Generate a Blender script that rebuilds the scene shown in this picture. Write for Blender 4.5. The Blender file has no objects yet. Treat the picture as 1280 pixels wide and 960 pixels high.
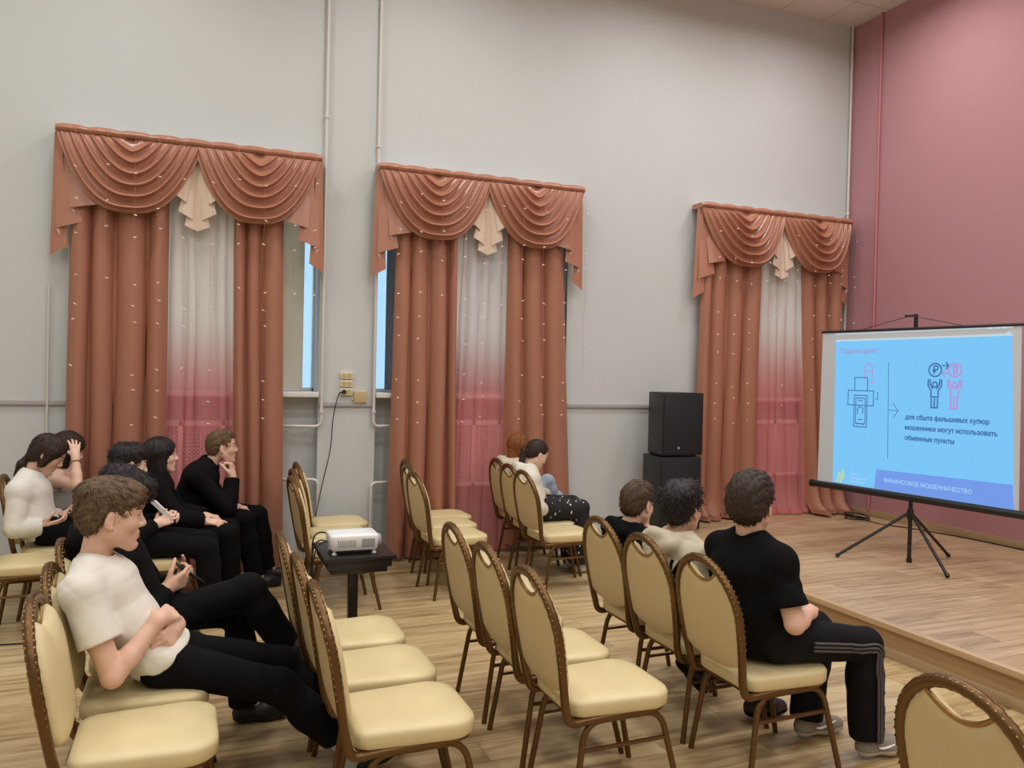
import bpy, bmesh, math, random
import numpy as np
from mathutils import Vector, Matrix
from mathutils.geometry import delaunay_2d_cdt

S = bpy.context.scene
C = S.collection
# ------------------------------------------------------------------ camera, light, exposure
H = 1.70
yaw, pit, roll, FPX = math.radians(22.07), math.radians(-0.755), 0.0223, 995.04
f0 = Vector((math.sin(yaw)*math.cos(pit), math.cos(yaw)*math.cos(pit), math.sin(pit)))
r0 = Vector((math.cos(yaw), -math.sin(yaw), 0)); u0 = r0.cross(f0)
cr = r0*math.cos(roll)+u0*math.sin(roll); cu = -r0*math.sin(roll)+u0*math.cos(roll)
cd = bpy.data.cameras.new('camera'); cam = bpy.data.objects.new('camera', cd); C.objects.link(cam)
M4 = Matrix((cr, cu, -f0)).transposed().to_4x4(); M4.translation = (0, 0, H); cam.matrix_world = M4
cd.sensor_width = 36; cd.lens = 36*FPX/1280; cd.clip_start = .05
S.camera = cam
w = bpy.data.worlds.new('sky'); S.world = w; w.use_nodes = True
wb = w.node_tree.nodes['Background']; wb.inputs[0].default_value = (.44, .73, 1, 1); wb.inputs[1].default_value = 1.15
S.view_settings.view_transform = 'Standard'; S.view_settings.look = 'None'
S.view_settings.gamma = 1; S.view_settings.use_curve_mapping = False
S.view_settings.exposure = 0.0
LX, LY = (-3.2, -.6, 1.9, 4.2, 5.9), (-2.6, .3, 3.0, 5.6)
for i, lx in enumerate(LX):
    for j, ly in enumerate(LY):
        ld = bpy.data.lights.new('ceiling_panel', 'AREA'); ld.shape = 'SQUARE'; ld.size = .6
        ld.energy = 31; ld.color = (1, 1, .995); ld.spread = math.radians(165)
        lo = bpy.data.objects.new('ceiling_panel', ld); C.objects.link(lo); lo.location = (lx, ly, 5.72)

# ------------------------------------------------------------------ materials
def lin(c): return tuple(((v/255)/12.92 if v/255 <= .04045 else ((v/255+.055)/1.055)**2.4) for v in c)
def mat(name, rgb, rough=.6, metal=0, spec=.5, bump=None, var=None, sheen=0):
    """bump = (scale, strength, stretch), var = (scale, amount, stretch)"""
    m = bpy.data.materials.new(name); m.use_nodes = True
    n = m.node_tree.nodes; L = m.node_tree.links; b = n['Principled BSDF']
    c = lin(rgb)
    b.inputs['Base Color'].default_value = (*c, 1); b.inputs['Roughness'].default_value = rough
    b.inputs['Metallic'].default_value = metal; b.inputs['Specular IOR Level'].default_value = spec
    if sheen: b.inputs['Sheen Weight'].default_value = sheen
    tc = n.new('ShaderNodeTexCoord')
    def noise(sc, st, det=4):
        mp = n.new('ShaderNodeMapping'); mp.inputs['Scale'].default_value = st
        L.new(tc.outputs['Object'], mp.inputs[0])
        t = n.new('ShaderNodeTexNoise'); t.inputs['Scale'].default_value = sc; t.inputs['Detail'].default_value = det
        L.new(mp.outputs[0], t.inputs['Vector']); return t
    if var:
        t = noise(var[0], var[2] if len(var) > 2 else (1, 1, 1))
        r = n.new('ShaderNodeValToRGB'); a = var[1]
        r.color_ramp.elements[0].position = .3; r.color_ramp.elements[1].position = .7
        r.color_ramp.elements[0].color = (*[v*(1-a) for v in c], 1); r.color_ramp.elements[1].color = (*[min(1, v*(1+a)) for v in c], 1)
        L.new(t.outputs['Fac'], r.inputs[0]); L.new(r.outputs[0], b.inputs['Base Color'])
    if bump:
        t = noise(bump[0], bump[2] if len(bump) > 2 else (1, 1, 1), 3)
        bp = n.new('ShaderNodeBump'); bp.inputs['Strength'].default_value = bump[1]; bp.inputs['Distance'].default_value = .004
        L.new(t.outputs['Fac'], bp.inputs['Height']); L.new(bp.outputs[0], b.inputs['Normal'])
    return m
def emit(name, rgb, s=1.0):
    m = bpy.data.materials.new(name); m.use_nodes = True; n = m.node_tree.nodes
    n.remove(n['Principled BSDF']); e = n.new('ShaderNodeEmission')
    e.inputs[0].default_value = (*lin(rgb), 1); e.inputs[1].default_value = s
    m.node_tree.links.new(e.outputs[0], n['Material Output'].inputs[0]); return m

def plank_mat(name, base, dark, light, pw=.19, pl=1.25, off=0.0):
    m = bpy.data.materials.new(name); m.use_nodes = True
    n = m.node_tree.nodes; L = m.node_tree.links; b = n['Principled BSDF']
    tc = n.new('ShaderNodeTexCoord')
    mp = n.new('ShaderNodeMapping'); mp.inputs['Location'].default_value = (off, off*.7, 0); L.new(tc.outputs['Object'], mp.inputs[0])
    br = n.new('ShaderNodeTexBrick'); br.offset = .37; br.squash = 1
    br.inputs['Scale'].default_value = 1; br.inputs['Brick Width'].default_value = pl; br.inputs['Row Height'].default_value = pw
    br.inputs['Mortar Size'].default_value = .0016; br.inputs['Mortar Smooth'].default_value = .3; br.inputs['Bias'].default_value = 0
    br.inputs['Color1'].default_value = (0, 0, 0, 1); br.inputs['Color2'].default_value = (1, 1, 1, 1); br.inputs['Mortar'].default_value = (.5, .5, .5, 1)
    L.new(mp.outputs[0], br.inputs['Vector'])
    g = n.new('ShaderNodeMapping'); g.inputs['Scale'].default_value = (1.1, 13, 1); L.new(tc.outputs['Object'], g.inputs[0])
    # shift the grain plank by plank
    ad = n.new('ShaderNodeVectorMath'); ad.operation = 'MULTIPLY_ADD'
    L.new(br.outputs['Color'], ad.inputs[0]); ad.inputs[1].default_value = (7, 3, 5); L.new(g.outputs[0], ad.inputs[2])
    t = n.new('ShaderNodeTexNoise'); t.inputs['Scale'].default_value = 1.6; t.inputs['Detail'].default_value = 6; t.inputs['Roughness'].default_value = .62
    t.inputs['Distortion'].default_value = .5
    L.new(ad.outputs[0], t.inputs['Vector'])
    r = n.new('ShaderNodeValToRGB'); e = r.color_ramp.elements
    e[0].position = .30; e[0].color = (*lin(dark), 1); e[1].position = .72; e[1].color = (*lin(light), 1)
    k = e.new(.5); k.color = (*lin(base), 1)
    mx = n.new('ShaderNodeMath'); mx.operation = 'MULTIPLY_ADD'; mx.inputs[1].default_value = .16
    L.new(br.outputs['Color'], mx.inputs[0])
    sb = n.new('ShaderNodeMath'); sb.operation = 'SUBTRACT'; L.new(t.outputs['Fac'], sb.inputs[0]); sb.inputs[1].default_value = .08
    L.new(sb.outputs[0], mx.inputs[2]); L.new(mx.outputs[0], r.inputs[0])
    mm = n.new('ShaderNodeMix'); mm.data_type = 'RGBA'; mm.inputs[7].default_value = (*lin([v*.62 for v in dark]), 1)
    L.new(br.outputs['Fac'], mm.inputs[0]); L.new(r.outputs[0], mm.inputs[6]); L.new(mm.outputs[2], b.inputs['Base Color'])
    b.inputs['Roughness'].default_value = .38; b.inputs['Specular IOR Level'].default_value = .45
    return m

def tile_mat(name, rgb, line, size, ox, oy):
    m = bpy.data.materials.new(name); m.use_nodes = True
    n = m.node_tree.nodes; L = m.node_tree.links; b = n['Principled BSDF']
    tc = n.new('ShaderNodeTexCoord'); mp = n.new('ShaderNodeMapping'); mp.inputs['Location'].default_value = (ox, oy, 0)
    L.new(tc.outputs['Object'], mp.inputs[0])
    br = n.new('ShaderNodeTexBrick'); br.offset = 0; br.inputs['Scale'].default_value = 1
    br.inputs['Brick Width'].default_value = size; br.inputs['Row Height'].default_value = size; br.inputs['Mortar Size'].default_value = .006
    br.inputs['Color1'].default_value = br.inputs['Color2'].default_value = (*lin(rgb), 1); br.inputs['Mortar'].default_value = (*lin(line), 1)
    L.new(mp.outputs[0], br.inputs['Vector']); L.new(br.outputs['Color'], b.inputs['Base Color'])
    b.inputs['Roughness'].default_value = .9
    return m

def sheer_mat(name, top, low, z0, z1):
    """dip-dyed voile: white above, pink below (a dye of the cloth itself)"""
    m = bpy.data.materials.new(name); m.use_nodes = True
    n = m.node_tree.nodes; L = m.node_tree.links; b = n['Principled BSDF']
    tc = n.new('ShaderNodeTexCoord'); sx = n.new('ShaderNodeSeparateXYZ'); L.new(tc.outputs['Object'], sx.inputs[0])
    mr = n.new('ShaderNodeMapRange'); mr.inputs[1].default_value = z0; mr.inputs[2].default_value = z1; mr.interpolation_type = 'SMOOTHSTEP'
    L.new(sx.outputs['Z'], mr.inputs[0])
    r = n.new('ShaderNodeMix'); r.data_type = 'RGBA'; r.inputs[6].default_value = (*lin(low), 1); r.inputs[7].default_value = (*lin(top), 1)
    L.new(mr.outputs[0], r.inputs[0]); L.new(r.outputs[2], b.inputs['Base Color']); b.inputs['Roughness'].default_value = .8
    tl = n.new('ShaderNodeBsdfTranslucent'); L.new(r.outputs[2], tl.inputs[0])
    m1 = n.new('ShaderNodeMixShader'); m1.inputs[0].default_value = .3; L.new(b.outputs[0], m1.inputs[1]); L.new(tl.outputs[0], m1.inputs[2])
    tr = n.new('ShaderNodeBsdfTransparent'); tr.inputs[0].default_value = (.96, .9, .9, 1)
    m2 = n.new('ShaderNodeMixShader'); m2.inputs[0].default_value = .40; td = n.new('ShaderNodeMapRange'); td.inputs[1].default_value = z0; td.inputs[2].default_value = z1; td.inputs[3].default_value = .40; td.inputs[4].default_value = .15; L.new(sx.outputs['Z'], td.inputs[0]); L.new(td.outputs[0], m2.inputs[0]); L.new(m1.outputs[0], m2.inputs[1]); L.new(tr.outputs[0], m2.inputs[2])
    L.new(m2.outputs[0], n['Material Output'].inputs[0])
    return m

MT = dict(
    wall=mat('white_plaster', (201, 204, 202), .85, bump=(6, .25), var=(.8, .02)),
    wall_low=mat('grey_painted_plaster', (186, 184, 180), .8, bump=(9, .25)),
    pink=mat('rose_paint', (182, 132, 139), .75, bump=(8, .2)),
    ceil=tile_mat('ceiling_tile', (214, 205, 196), (168, 158, 150), .6, .04, 0),
    floor=plank_mat('oak_laminate', (188, 162, 118), (146, 119, 79), (208, 186, 144)),
    stage=plank_mat('oak_laminate_stage', (184, 156, 120), (150, 124, 90), (204, 178, 142), .19, 1.25, .6),
    riser=mat('oak_riser', (172, 138, 98), .5, var=(3, .12, (.3, .3, 6))),
    nosing=mat('oak_nosing', (190, 160, 122), .4, var=(3, .1, (8, .4, 8))),
    skirt=mat('wood_skirting', (176, 150, 112), .5, var=(3, .12, (8, .5, 8))),
    rail=mat('grey_trunking', (170, 168, 165), .6),
    pipe=mat('white_enamel_pipe', (212, 208, 203), .4),
    pinkpipe=mat('rose_enamel_pipe', (190, 118, 126), .5),
    upvc=mat('white_window_plastic', (222, 220, 216), .35),
    gold=mat('bronze_gold_metal', (104, 76, 42), .34, .65, bump=(60, .15)),
    trimgold=mat('brushed_gold_metal', (150, 114, 62), .35, .65),
    goldpale=mat('pale_gold_metal', (206, 172, 112), .3, .6),
    vinyl=mat('cream_vinyl', (217, 200, 152), .42, bump=(25, .12), var=(5, .025)),
    vinylback=mat('tan_vinyl', (196, 174, 130), .5, bump=(30, .1)),
    black=mat('black_plastic', (24, 23, 23), .45),
    blackwood=mat('black_lacquer', (26, 22, 21), .35),
    speaker=mat('black_grille', (20, 20, 21), .55, bump=(300, .4)),
    white=mat('white_plastic', (235, 235, 234), .3),
    grey=mat('grey_plastic', (150, 150, 152), .4),
    glass_dark=mat('dark_lens', (40, 44, 54), .08),
    ivory=mat('ivory_plastic', (222, 212, 180), .4),
    tanbox=mat('yellowed_plastic', (196, 172, 124), .5),
    satin=mat('terracotta_satin', (176, 121, 97), .30, spec=.6, bump=(90, .05)),
    drape=mat('terracotta_curtain', (166, 112, 88), .55, bump=(110, .06)),
    lining=mat('pale_lining', (222, 200, 178), .6),
    sheer=sheer_mat('ombre_voile', (252, 250, 248), (246, 152, 152), 1.3, 2.1),
    blindp=mat('pale_roller_blind', (234, 230, 214), .8),
    blindd=mat('slate_roller_blind', (150, 152, 160), .8),
    grill=mat('radiator_grille', (240, 234, 228), .6),
    grillhole=mat('grille_recess', (70, 56, 54), .9),
    led=mat('led_bead', (240, 226, 205), .3),
    wire=mat('clear_wire', (186, 132, 110), .4),
    fabric=mat('matte_white_screen', (206, 212, 218), .9),
)

def translucent(m, rgb, f):
    n = MT[m].node_tree.nodes; L = MT[m].node_tree.links; b = n['Principled BSDF']; t = n.new('ShaderNodeBsdfTranslucent'); t.inputs[0].default_value = (*lin(rgb), 1)
    x = n.new('ShaderNodeMixShader'); x.inputs[0].default_value = f; L.new(b.outputs[0], x.inputs[1]); L.new(t.outputs[0], x.inputs[2]); L.new(x.outputs[0], n['Material Output'].inputs[0])
translucent('blindp', (250, 232, 205), .30); translucent('blindd', (190, 180, 175), .45)
# ------------------------------------------------------------------ geometry helpers
class G:
    def __init__(s): s.v = []; s.f = []; s.m = []
    def add(s, V, F, mi=0):
        o = len(s.v); s.v += [tuple(map(float, p)) for p in V]; s.f += [tuple(i+o for i in q) for q in F]; s.m += [mi]*len(F); return s
    def box(s, x0, x1, y0, y1, z0, z1, mi=0):
        V = [(x, y, z) for x in (x0, x1) for y in (y0, y1) for z in (z0, z1)]
        return s.add(V, [(0, 1, 3, 2), (4, 6, 7, 5), (0, 4, 5, 1), (2, 3, 7, 6), (0, 2, 6, 4), (1, 5, 7, 3)], mi)
    def tube(s, pts, r, n=8, closed=False, mi=0, flat=1.0, up=None):
        P = [Vector(p) for p in pts]; N = len(P); rings = []
        rr = (lambda i: r[i]) if hasattr(r, '__len__') else (r if callable(r) else (lambda i: r))
        prev = None
        for i in range(N):
            a = P[(i-1) % N] if (closed or i > 0) else P[i]; b = P[(i+1) % N] if (closed or i < N-1) else P[i]
            t = (b-a).normalized()
            if prev is None:
                q = Vector(up) if up else (Vector((0, 0, 1)) if abs(t.z) < .9 else Vector((1, 0, 0)))
            else: q = prev
            q = (q-t*q.dot(t)).normalized(); prev = q; e = t.cross(q); R = rr(i)
            rings.append([P[i]+(q*math.cos(2*math.pi*k/n)+e*math.sin(2*math.pi*k/n)*flat)*R for k in range(n)])
        V = [p for g in rings for p in g]; F = []
        for i in range(N if closed else N-1):
            j = (i+1) % N
            for k in range(n):
                l = (k+1) % n; F.append((i*n+k, i*n+l, j*n+l, j*n+k))
        if not closed: F += [tuple(reversed(range(n))), tuple(range((N-1)*n, N*n))]
        return s.add(V, F, mi)
    def lathe(s, prof, loc=(0, 0, 0), n=16, mi=0, axis='z'):
        V = []; F = []; N = len(prof)
        for r, z in prof:
            for k in range(n):
                a = 2*math.pi*k/n; p = (r*math.cos(a), r*math.sin(a), z)
                if axis == 'x': p = (p[2], p[0], p[1])
                if axis == 'y': p = (p[0], p[2], p[1])
                V.append((p[0]+loc[0], p[1]+loc[1], p[2]+loc[2]))
        for i in range(N-1):
            for k in range(n):
                l = (k+1) % n; q = (i*n+k, i*n+l, (i+1)*n+l, (i+1)*n+k); F.append(q if axis != 'y' else q[::-1])
        a, b = tuple(reversed(range(n))), tuple(range((N-1)*n, N*n))
        F += [a, b] if axis != 'y' else [a[::-1], b[::-1]]
        return s.add(V, F, mi)
    def sheet(s, P, mi=0, closed=False):
        n, k = len(P), len(P[0]); F = []
        for i in range(n-1):
            for j in range(k if closed else k-1):
                l = (j+1) % k; F.append((i*k+j, i*k+l, (i+1)*k+l, (i+1)*k+j))
        return s.add([p for g in P for p in g], F, mi)
    def prism(s, poly, fn, a, b, mi=0):
        """polygon of 2-tuples pushed through fn(u, v, h) at h = a and b"""
        n = len(poly); V = [fn(u, v, a) for u, v in poly]+[fn(u, v, b) for u, v in poly]
        return s.add(V, [tuple(range(n))[::-1], tuple(range(n, 2*n))]+[(i, (i+1) % n, n+(i+1) % n, n+i) for i in range(n)], mi)
def fillet(pts, r, n=5):
    """round the inner corners of a 3D polyline"""
    P = [Vector(p) for p in pts]; out = [P[0]]
    for i in range(1, len(P)-1):
        a = (P[i-1]-P[i]); b = (P[i+1]-P[i]); d = min(r, a.length*.48, b.length*.48)
        p, q = P[i]+a.normalized()*d, P[i]+b.normalized()*d
        for k in range(n+1):
            t = k/n; out.append(p*(1-t)**2+P[i]*2*t*(1-t)+q*t*t)
    return out+[P[-1]]
def obj(name, g, m, parent=None, smooth=True, bevel=0, sub=0, ang=40, fixn=True):
    me = bpy.data.meshes.new(name)
    if isinstance(g, G):
        me.from_pydata(g.v, [], g.f)
        if any(g.m): me.polygons.foreach_set('material_index', g.m)
    else: me = g
    for x in (m if isinstance(m, (list, tuple)) else [m]): me.materials.append(MT[x] if isinstance(x, str) else x)
    if bevel or fixn:
        bm = bmesh.new(); bm.from_mesh(me)
        if fixn: bmesh.ops.recalc_face_normals(bm, faces=bm.faces)
        if bevel:
            E = [e for e in bm.edges if len(e.link_faces) == 2 and e.calc_face_angle(0) > math.radians(35)]
            bmesh.ops.bevel(bm, geom=E, offset=bevel, segments=2, affect='EDGES', profile=.6, clamp_overlap=True)
        bm.to_mesh(me); bm.free()
    if smooth:
        me.polygons.foreach_set('use_smooth', [True]*len(me.polygons))
        if ang < 180: me.set_sharp_from_angle(angle=math.radians(ang))
    o = bpy.data.objects.new(name, me); C.objects.link(o)
    if sub:
        sm = o.modifiers.new('s', 'SUBSURF'); sm.levels = sm.render_levels = sub
    if parent: o.parent = parent
    return o
def tag(o, label, cat, group=None):
    o['label'] = label; o['category'] = cat
    if group: o['group'] = group
    return o
def thing(name, label, cat, loc=(0, 0, 0), rz=0, group=None):
    o = bpy.data.objects.new(name, None); C.objects.link(o); o.empty_display_size = .1
    o.location = loc; o.rotation_euler = (0, 0, rz); return tag(o, label, cat, group)
def struct(name, g, m, **k):
    p = k.get('parent'); o = obj(name, g, m, **k)
    if not p: o['kind'] = 'structure'
    return o
def dup(root, loc, rz, label):
    r = root.copy(); C.objects.link(r); r.location = loc; r.rotation_euler = (0, 0, rz); r['label'] = label
    def rec(a, b):
        for ch in list(a.children):
            c = ch.copy(); C.objects.link(c); c.parent = b; rec(ch, c)
    rec(root, r); return r

# ------------------------------------------------------------------ the room
WY, WX, ST, EX, CZ = 7.107, 7.025, .206, 4.02, 5.763
XL, YB = -5.0, -4.6
struct('floor', G().box(XL, EX+.3, YB, WY+.4, -.05, 0), 'floor', smooth=False)
struct('ceiling', G().box(XL, WX+.2, YB, WY+.5, CZ, CZ+.06), 'ceil', smooth=False)
# raised stage: deck with an overhanging lip, riser below
g = G().box(EX+.02, WX+.1, YB, WY+.4, 0.0, ST-.03)
stage = struct('stage', g, 'riser', smooth=False)
struct('stage_deck', G().box(EX+.012, WX+.1, YB, WY+.4, ST-.03, ST), 'stage', parent=stage, smooth=False)
struct('stage_nosing', G().box(EX-.012, EX+.045, YB, WY, ST-.034, ST+.004), 'nosing', parent=stage, bevel=.006)
struct('stage_skirting', G().box(EX+.002, EX+.02, YB, WY, 0, .062), 'skirt', parent=stage, bevel=.004)
# window wall with three niches
NICHE = [(-.80, 1.05, 0.0, 0), (1.555, 3.45, 0.0, 1), (5.06, 6.86, ST, 2)]
SILL, NTOP, DW, DL = 1.50, 3.38, .36, .14
xs = [XL]
g = G()
prev = XL
for a, b, z0, k in NICHE:
    g.box(prev, a, WY, WY+.5, -.02, CZ); prev = b
    g.box(a, b, WY, WY+.5, NTOP, CZ)
    g.box(a, b, WY+DL, WY+.5, -.02, SILL-.045)
g.box(prev, WX+.3, WY, WY+.5, -.02, CZ)
wl = struct('wall_left', g, 'wall', smooth=False)
struct('wall_right', G().box(WX, WX+.2, YB, WY, -.02, CZ), 'pink', smooth=False)
struct('wall_back', G().box(XL, WX+.2, YB-.2, YB, -.02, CZ), 'wall', smooth=False)
struct('wall_side', G().box(XL-.2, XL, YB-.2, WY+.5, -.02, CZ), 'wall', smooth=False)
struct('baseboard_right', G().box(WX-.016, WX, YB, WY, ST, ST+.075), 'skirt', bevel=.004)
for k, (a, b) in enumerate([(XL, -.80), (1.05, 1.555), (3.45, EX)]):
    struct('baseboard_left' if not k else 'baseboard_left.%03d' % k, G().box(a, b, WY-.012, WY, 0, .05), 'rail', bevel=.003)
# grey cable trunking that runs along the window wall
for k, (a, b) in enumerate([(XL, -.80), (1.05, 1.555), (3.45, 5.06)]):
    struct('trim_%d' % (k+1), G().box(a, b, WY-.022, WY, 1.375, 1.41), 'rail', bevel=.003)
# windows: frame, glass, sill
for a, b, z0, k in NICHE:
    y0 = WY+DW-.06
    g = G()
    z1, z2 = SILL, NTOP
    for q in ((a, a+.05), ((a+b)/2-.04, (a+b)/2+.04), (b-.02, b)): g.box(q[0], q[1], y0, y0+.06, z1, z2)
    g.box(a, b, y0, y0+.06, z1, z1+.03); g.box(a, b, y0, y0+.06, z2-.06, z2)
    wdw = struct('window_%d' % (k+1), g, 'upvc', bevel=.004)
    gm = bpy.data.materials.new('window_glass'); gm.use_nodes = True
    nn = gm.node_tree.nodes; nn.remove(nn['Principled BSDF'])
    tr = nn.new('ShaderNodeBsdfTransparent'); gl = nn.new('ShaderNodeBsdfGlossy'); gl.inputs['Roughness'].default_value = .02
    mxs = nn.new('ShaderNodeMixShader'); mxs.inputs[0].default_value = .06
    gm.node_tree.links.new(tr.outputs[0], mxs.inputs[1]); gm.node_tree.links.new(gl.outputs[0], mxs.inputs[2])
    gm.node_tree.links.new(mxs.outputs[0], nn['Material Output'].inputs[0])
    struct('window_pane', G().box(a, b, y0+.025, y0+.035, z1, z2), gm, parent=wdw, smooth=False)
    struct('window_sill', G().box(a-.0, b+.0, WY-.045, WY+DW, SILL-.045, SILL), 'upvc', parent=wdw, bevel=.006)
    # roller blind, short of the frame on one side
    lb = ['pale beige roller blind drawn down behind the left curtains', 'slate grey roller blind drawn down behind the middle curtains',
          'pale beige roller blind drawn down behind the right curtains by the rose wall'][k]
    r_ = thing('roller_blind', lb, 'blind', (0, 0, 0))
    xa, xb = [(a+.0, b-.105), (a+.14, b-.0), (a+.0, b-.0)][k]
    obj('blind_cloth', G().box(xa, xb, y0-.045, y0-.042, SILL+.015, NTOP-.03), 'blindd' if k == 1 else 'blindp', r_, smooth=False)
    obj('blind_tube', G().tube([(xa, y0-.05, NTOP-.04), (xb, y0-.05, NTOP-.04)], .022, 10), 'upvc', r_)
    obj('bottom_bar', G().box(xa, xb, y0-.052, y0-.036, SILL+.002, SILL+.022), 'upvc', r_, bevel=.003)
    # radiator cover in the niche under the sill
    rc = thing('radiator_cover', 'perforated radiator screen glimpsed through the %s pink voile' % ['left', 'middle', 'right'][k], 'radiator cover')
    xm = [(-.72, .60), (1.98, 3.02), (5.4, 6.7)][k]; yb = WY-.008
    zt, zl = 1.25, .63
    g = G(); g.box(xm[0], xm[1], yb, yb+.03, zt-.045, zt); g.box(xm[0], xm[1], yb, yb+.03, zl, zl+.03)
    nseg = 4; wseg = (xm[1]-xm[0])/nseg
    for i in range(nseg+1): g.box(xm[0]+i*wseg-.018, xm[0]+i*wseg+.018, yb, yb+.03, zl, zt)
    obj('frame', g, 'grill', rc, bevel=.003)
    g = G(); nx = int((xm[1]-xm[0])/.034); nz = int((zt-zl)/.03)
    for i in range(1, nx): g.box(xm[0]+i*.034-.007, xm[0]+i*.034+.007, yb+.012, yb+.016, zl, zt-.03)
    for i in range(1, nz): g.box(xm[0], xm[1], yb+.012, yb+.016, zl+i*.03-.0055, zl+i*.03+.0055)
    obj('mesh_panel', g, 'grill', rc, smooth=False)
    obj('back_panel', G().box(xm[0]+.01, xm[1]-.01, yb+.06, yb+.068, zl+.005, zt-.005), 'grillhole', rc, smooth=False)

# heating pipes on the walls
def pipe(label, pts, r=.014, m='pipe', collars=(), fr=.07, n=10):
    t = thing('heating_pipe', label, 'pipe', pts[0])
    o = Vector(pts[0])
    obj('pipe_run', G().tube([p-o for p in fillet(pts, fr)], r, n), m, t)
    for c in collars:
        c = Vector(c)-o
        cg = G().tube([c-Vector((0, 0, .012)), c+Vector((0, 0, .012))], r*1.55, n).box(c.x-.006, c.x+.006, c.y, c.y+.045, c.z-.008, c.z+.008)
        obj('bracket', cg, m, t)
py = WY-.035
pipe('white heating pipe down the wall right of the left window, bending under its sill',
     [(1.075, py, CZ), (1.075, py, 1.20), (.95, py+.02, 1.20), (.6, WY+.09, 1.20)], collars=[(1.075, py, 3.9), (1.075, py, 1.33)])
pipe('white heating pipe rising from the floor into the niche of the left window',
     [(1.055, py, 0), (1.055, py, .735), (.95, py+.02, .735), (.6, WY+.09, .735)], collars=[(1.055, py, .3)])
pipe('white heating pipe down the wall left of the middle window, bending under its sill',
     [(1.535, py, CZ), (1.535, py, 1.20), (1.64, py+.02, 1.20), (1.95, WY+.09, 1.20)], collars=[(1.535, py, 3.7), (1.535, py, 1.33)])
pipe('white heating pipe rising from the floor into the niche of the middle window',
     [(1.525, py, 0), (1.525, py, .69), (1.63, py+.02, .69), (1.95, WY+.09, .69)], collars=[(1.525, py, .3)])
pipe('white heating pipe standing in the corner beside the rose wall', [(6.985, py, ST), (6.985, py, CZ)], collars=[(6.985, py, 3.62), (6.985, py, 2.2)])
pipe('rose painted pipe running up the rose stage wall', [(WX-.022, 6.67, ST+.07), (WX-.022, 6.67, CZ)], m='pinkpipe', collars=[])
pipe('thin white pipe on the wall at the left edge behind the seated girls', [(-1.02, WY-.022, 0), (-1.02, WY-.022, 2.3)], r=.009)

# sockets and junction box
for i in range(3):
    z = 1.505+i*.072
    t = thing('double_socket', ['ivory double wall socket with the black plug, lowest of three', 'empty ivory double wall socket in the middle of three', 'empty ivory double wall socket, topmost of three'][i], 'socket', (1.292, WY, z), 0, 'wall sockets between the windows')
    obj('faceplate', G().box(-.055, .055, -.022, 0, -.032, .032), 'ivory', t, bevel=.005)
    for sx in (-.024, .024):
        s_ = obj('outlet', G().lathe([(.0215, -.0245), (.0215, -.022), (.018, -.018), (.0, -.012)][::1], (sx, 0, 0), 16, axis='y'), 'tanbox', t)
        obj('contact_hole', G().lathe([(.0035, -.0235), (.0035, -.014)], (sx-.0075, 0, 0), 8, axis='y').lathe([(.0035, -.0235), (.0035, -.014)], (sx+.0075, 0, 0), 8, axis='y'), 'black', s_)
t = thing('junction_box', 'yellowed square junction box beside the wall sockets', 'junction box', (1.415, WY, 1.46))
obj('lid', G().box(-.057, .057, -.035, -.006, -.052, .052), 'tanbox', t, bevel=.006)
obj('back_box', G().box(-.060, .060, -.008, 0, -.055, .055), 'ivory', t, bevel=.002)
obj('cable_gland', G().tube([(-.062, -.014, -.02), (-.075, -.014, -.02)], .008, 8), 'ivory', t)
t = thing('power_cord', 'black power cord hanging from the wall socket down to the projector table', 'cord', (0, 0, 0))
obj('plug', G().lathe([(.017, -.075), (.019, -.06), (.0195, -.024)], (1.268, WY, 1.505), 12, axis='y').tube([(1.268, WY-.055, 1.505), (1.235, WY-.055, 1.50), (1.222, WY-.055, 1.488)], .0065, 8), 'black', t)
cp = [(1.224, WY-.055, 1.49), (1.20, WY-.06, 1.42), (1.17, WY-.065, 1.25), (1.15, WY-.08, 1.0), (1.08, WY-.12, .7), (1.02, WY-.2, .45), (.97, WY-.3, .2), (.94, WY-.45, .03), (.92, WY-.8, .008), (.86, 6.0, .008), (.80, 5.4, .008), (.74, 4.9, .01), (.70, 4.64, .05), (.675, 4.615, .3), (.665, 4.61, .6), (.668, 4.60, .735), (.69, 4.50, .79), (.735, 4.44, .79)]
def smooth_path(P, n=6):
    P = [Vector(p) for p in P]; out = []
    for i in range(len(P)-1):
        a, b, c, d = P[max(i-1, 0)], P[i], P[i+1], P[min(i+2, len(P)-1)]
        for k in range(n):
            t_ = k/n; out.append(.5*((2*b)+(c-a)*t_+(2*a-5*b+4*c-d)*t_*t_+(3*b-3*c+d-a)*t_**3))
    return out+[P[-1]]
obj('cable', G().tube(smooth_path(cp), .0045, 6), 'black', t)

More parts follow.
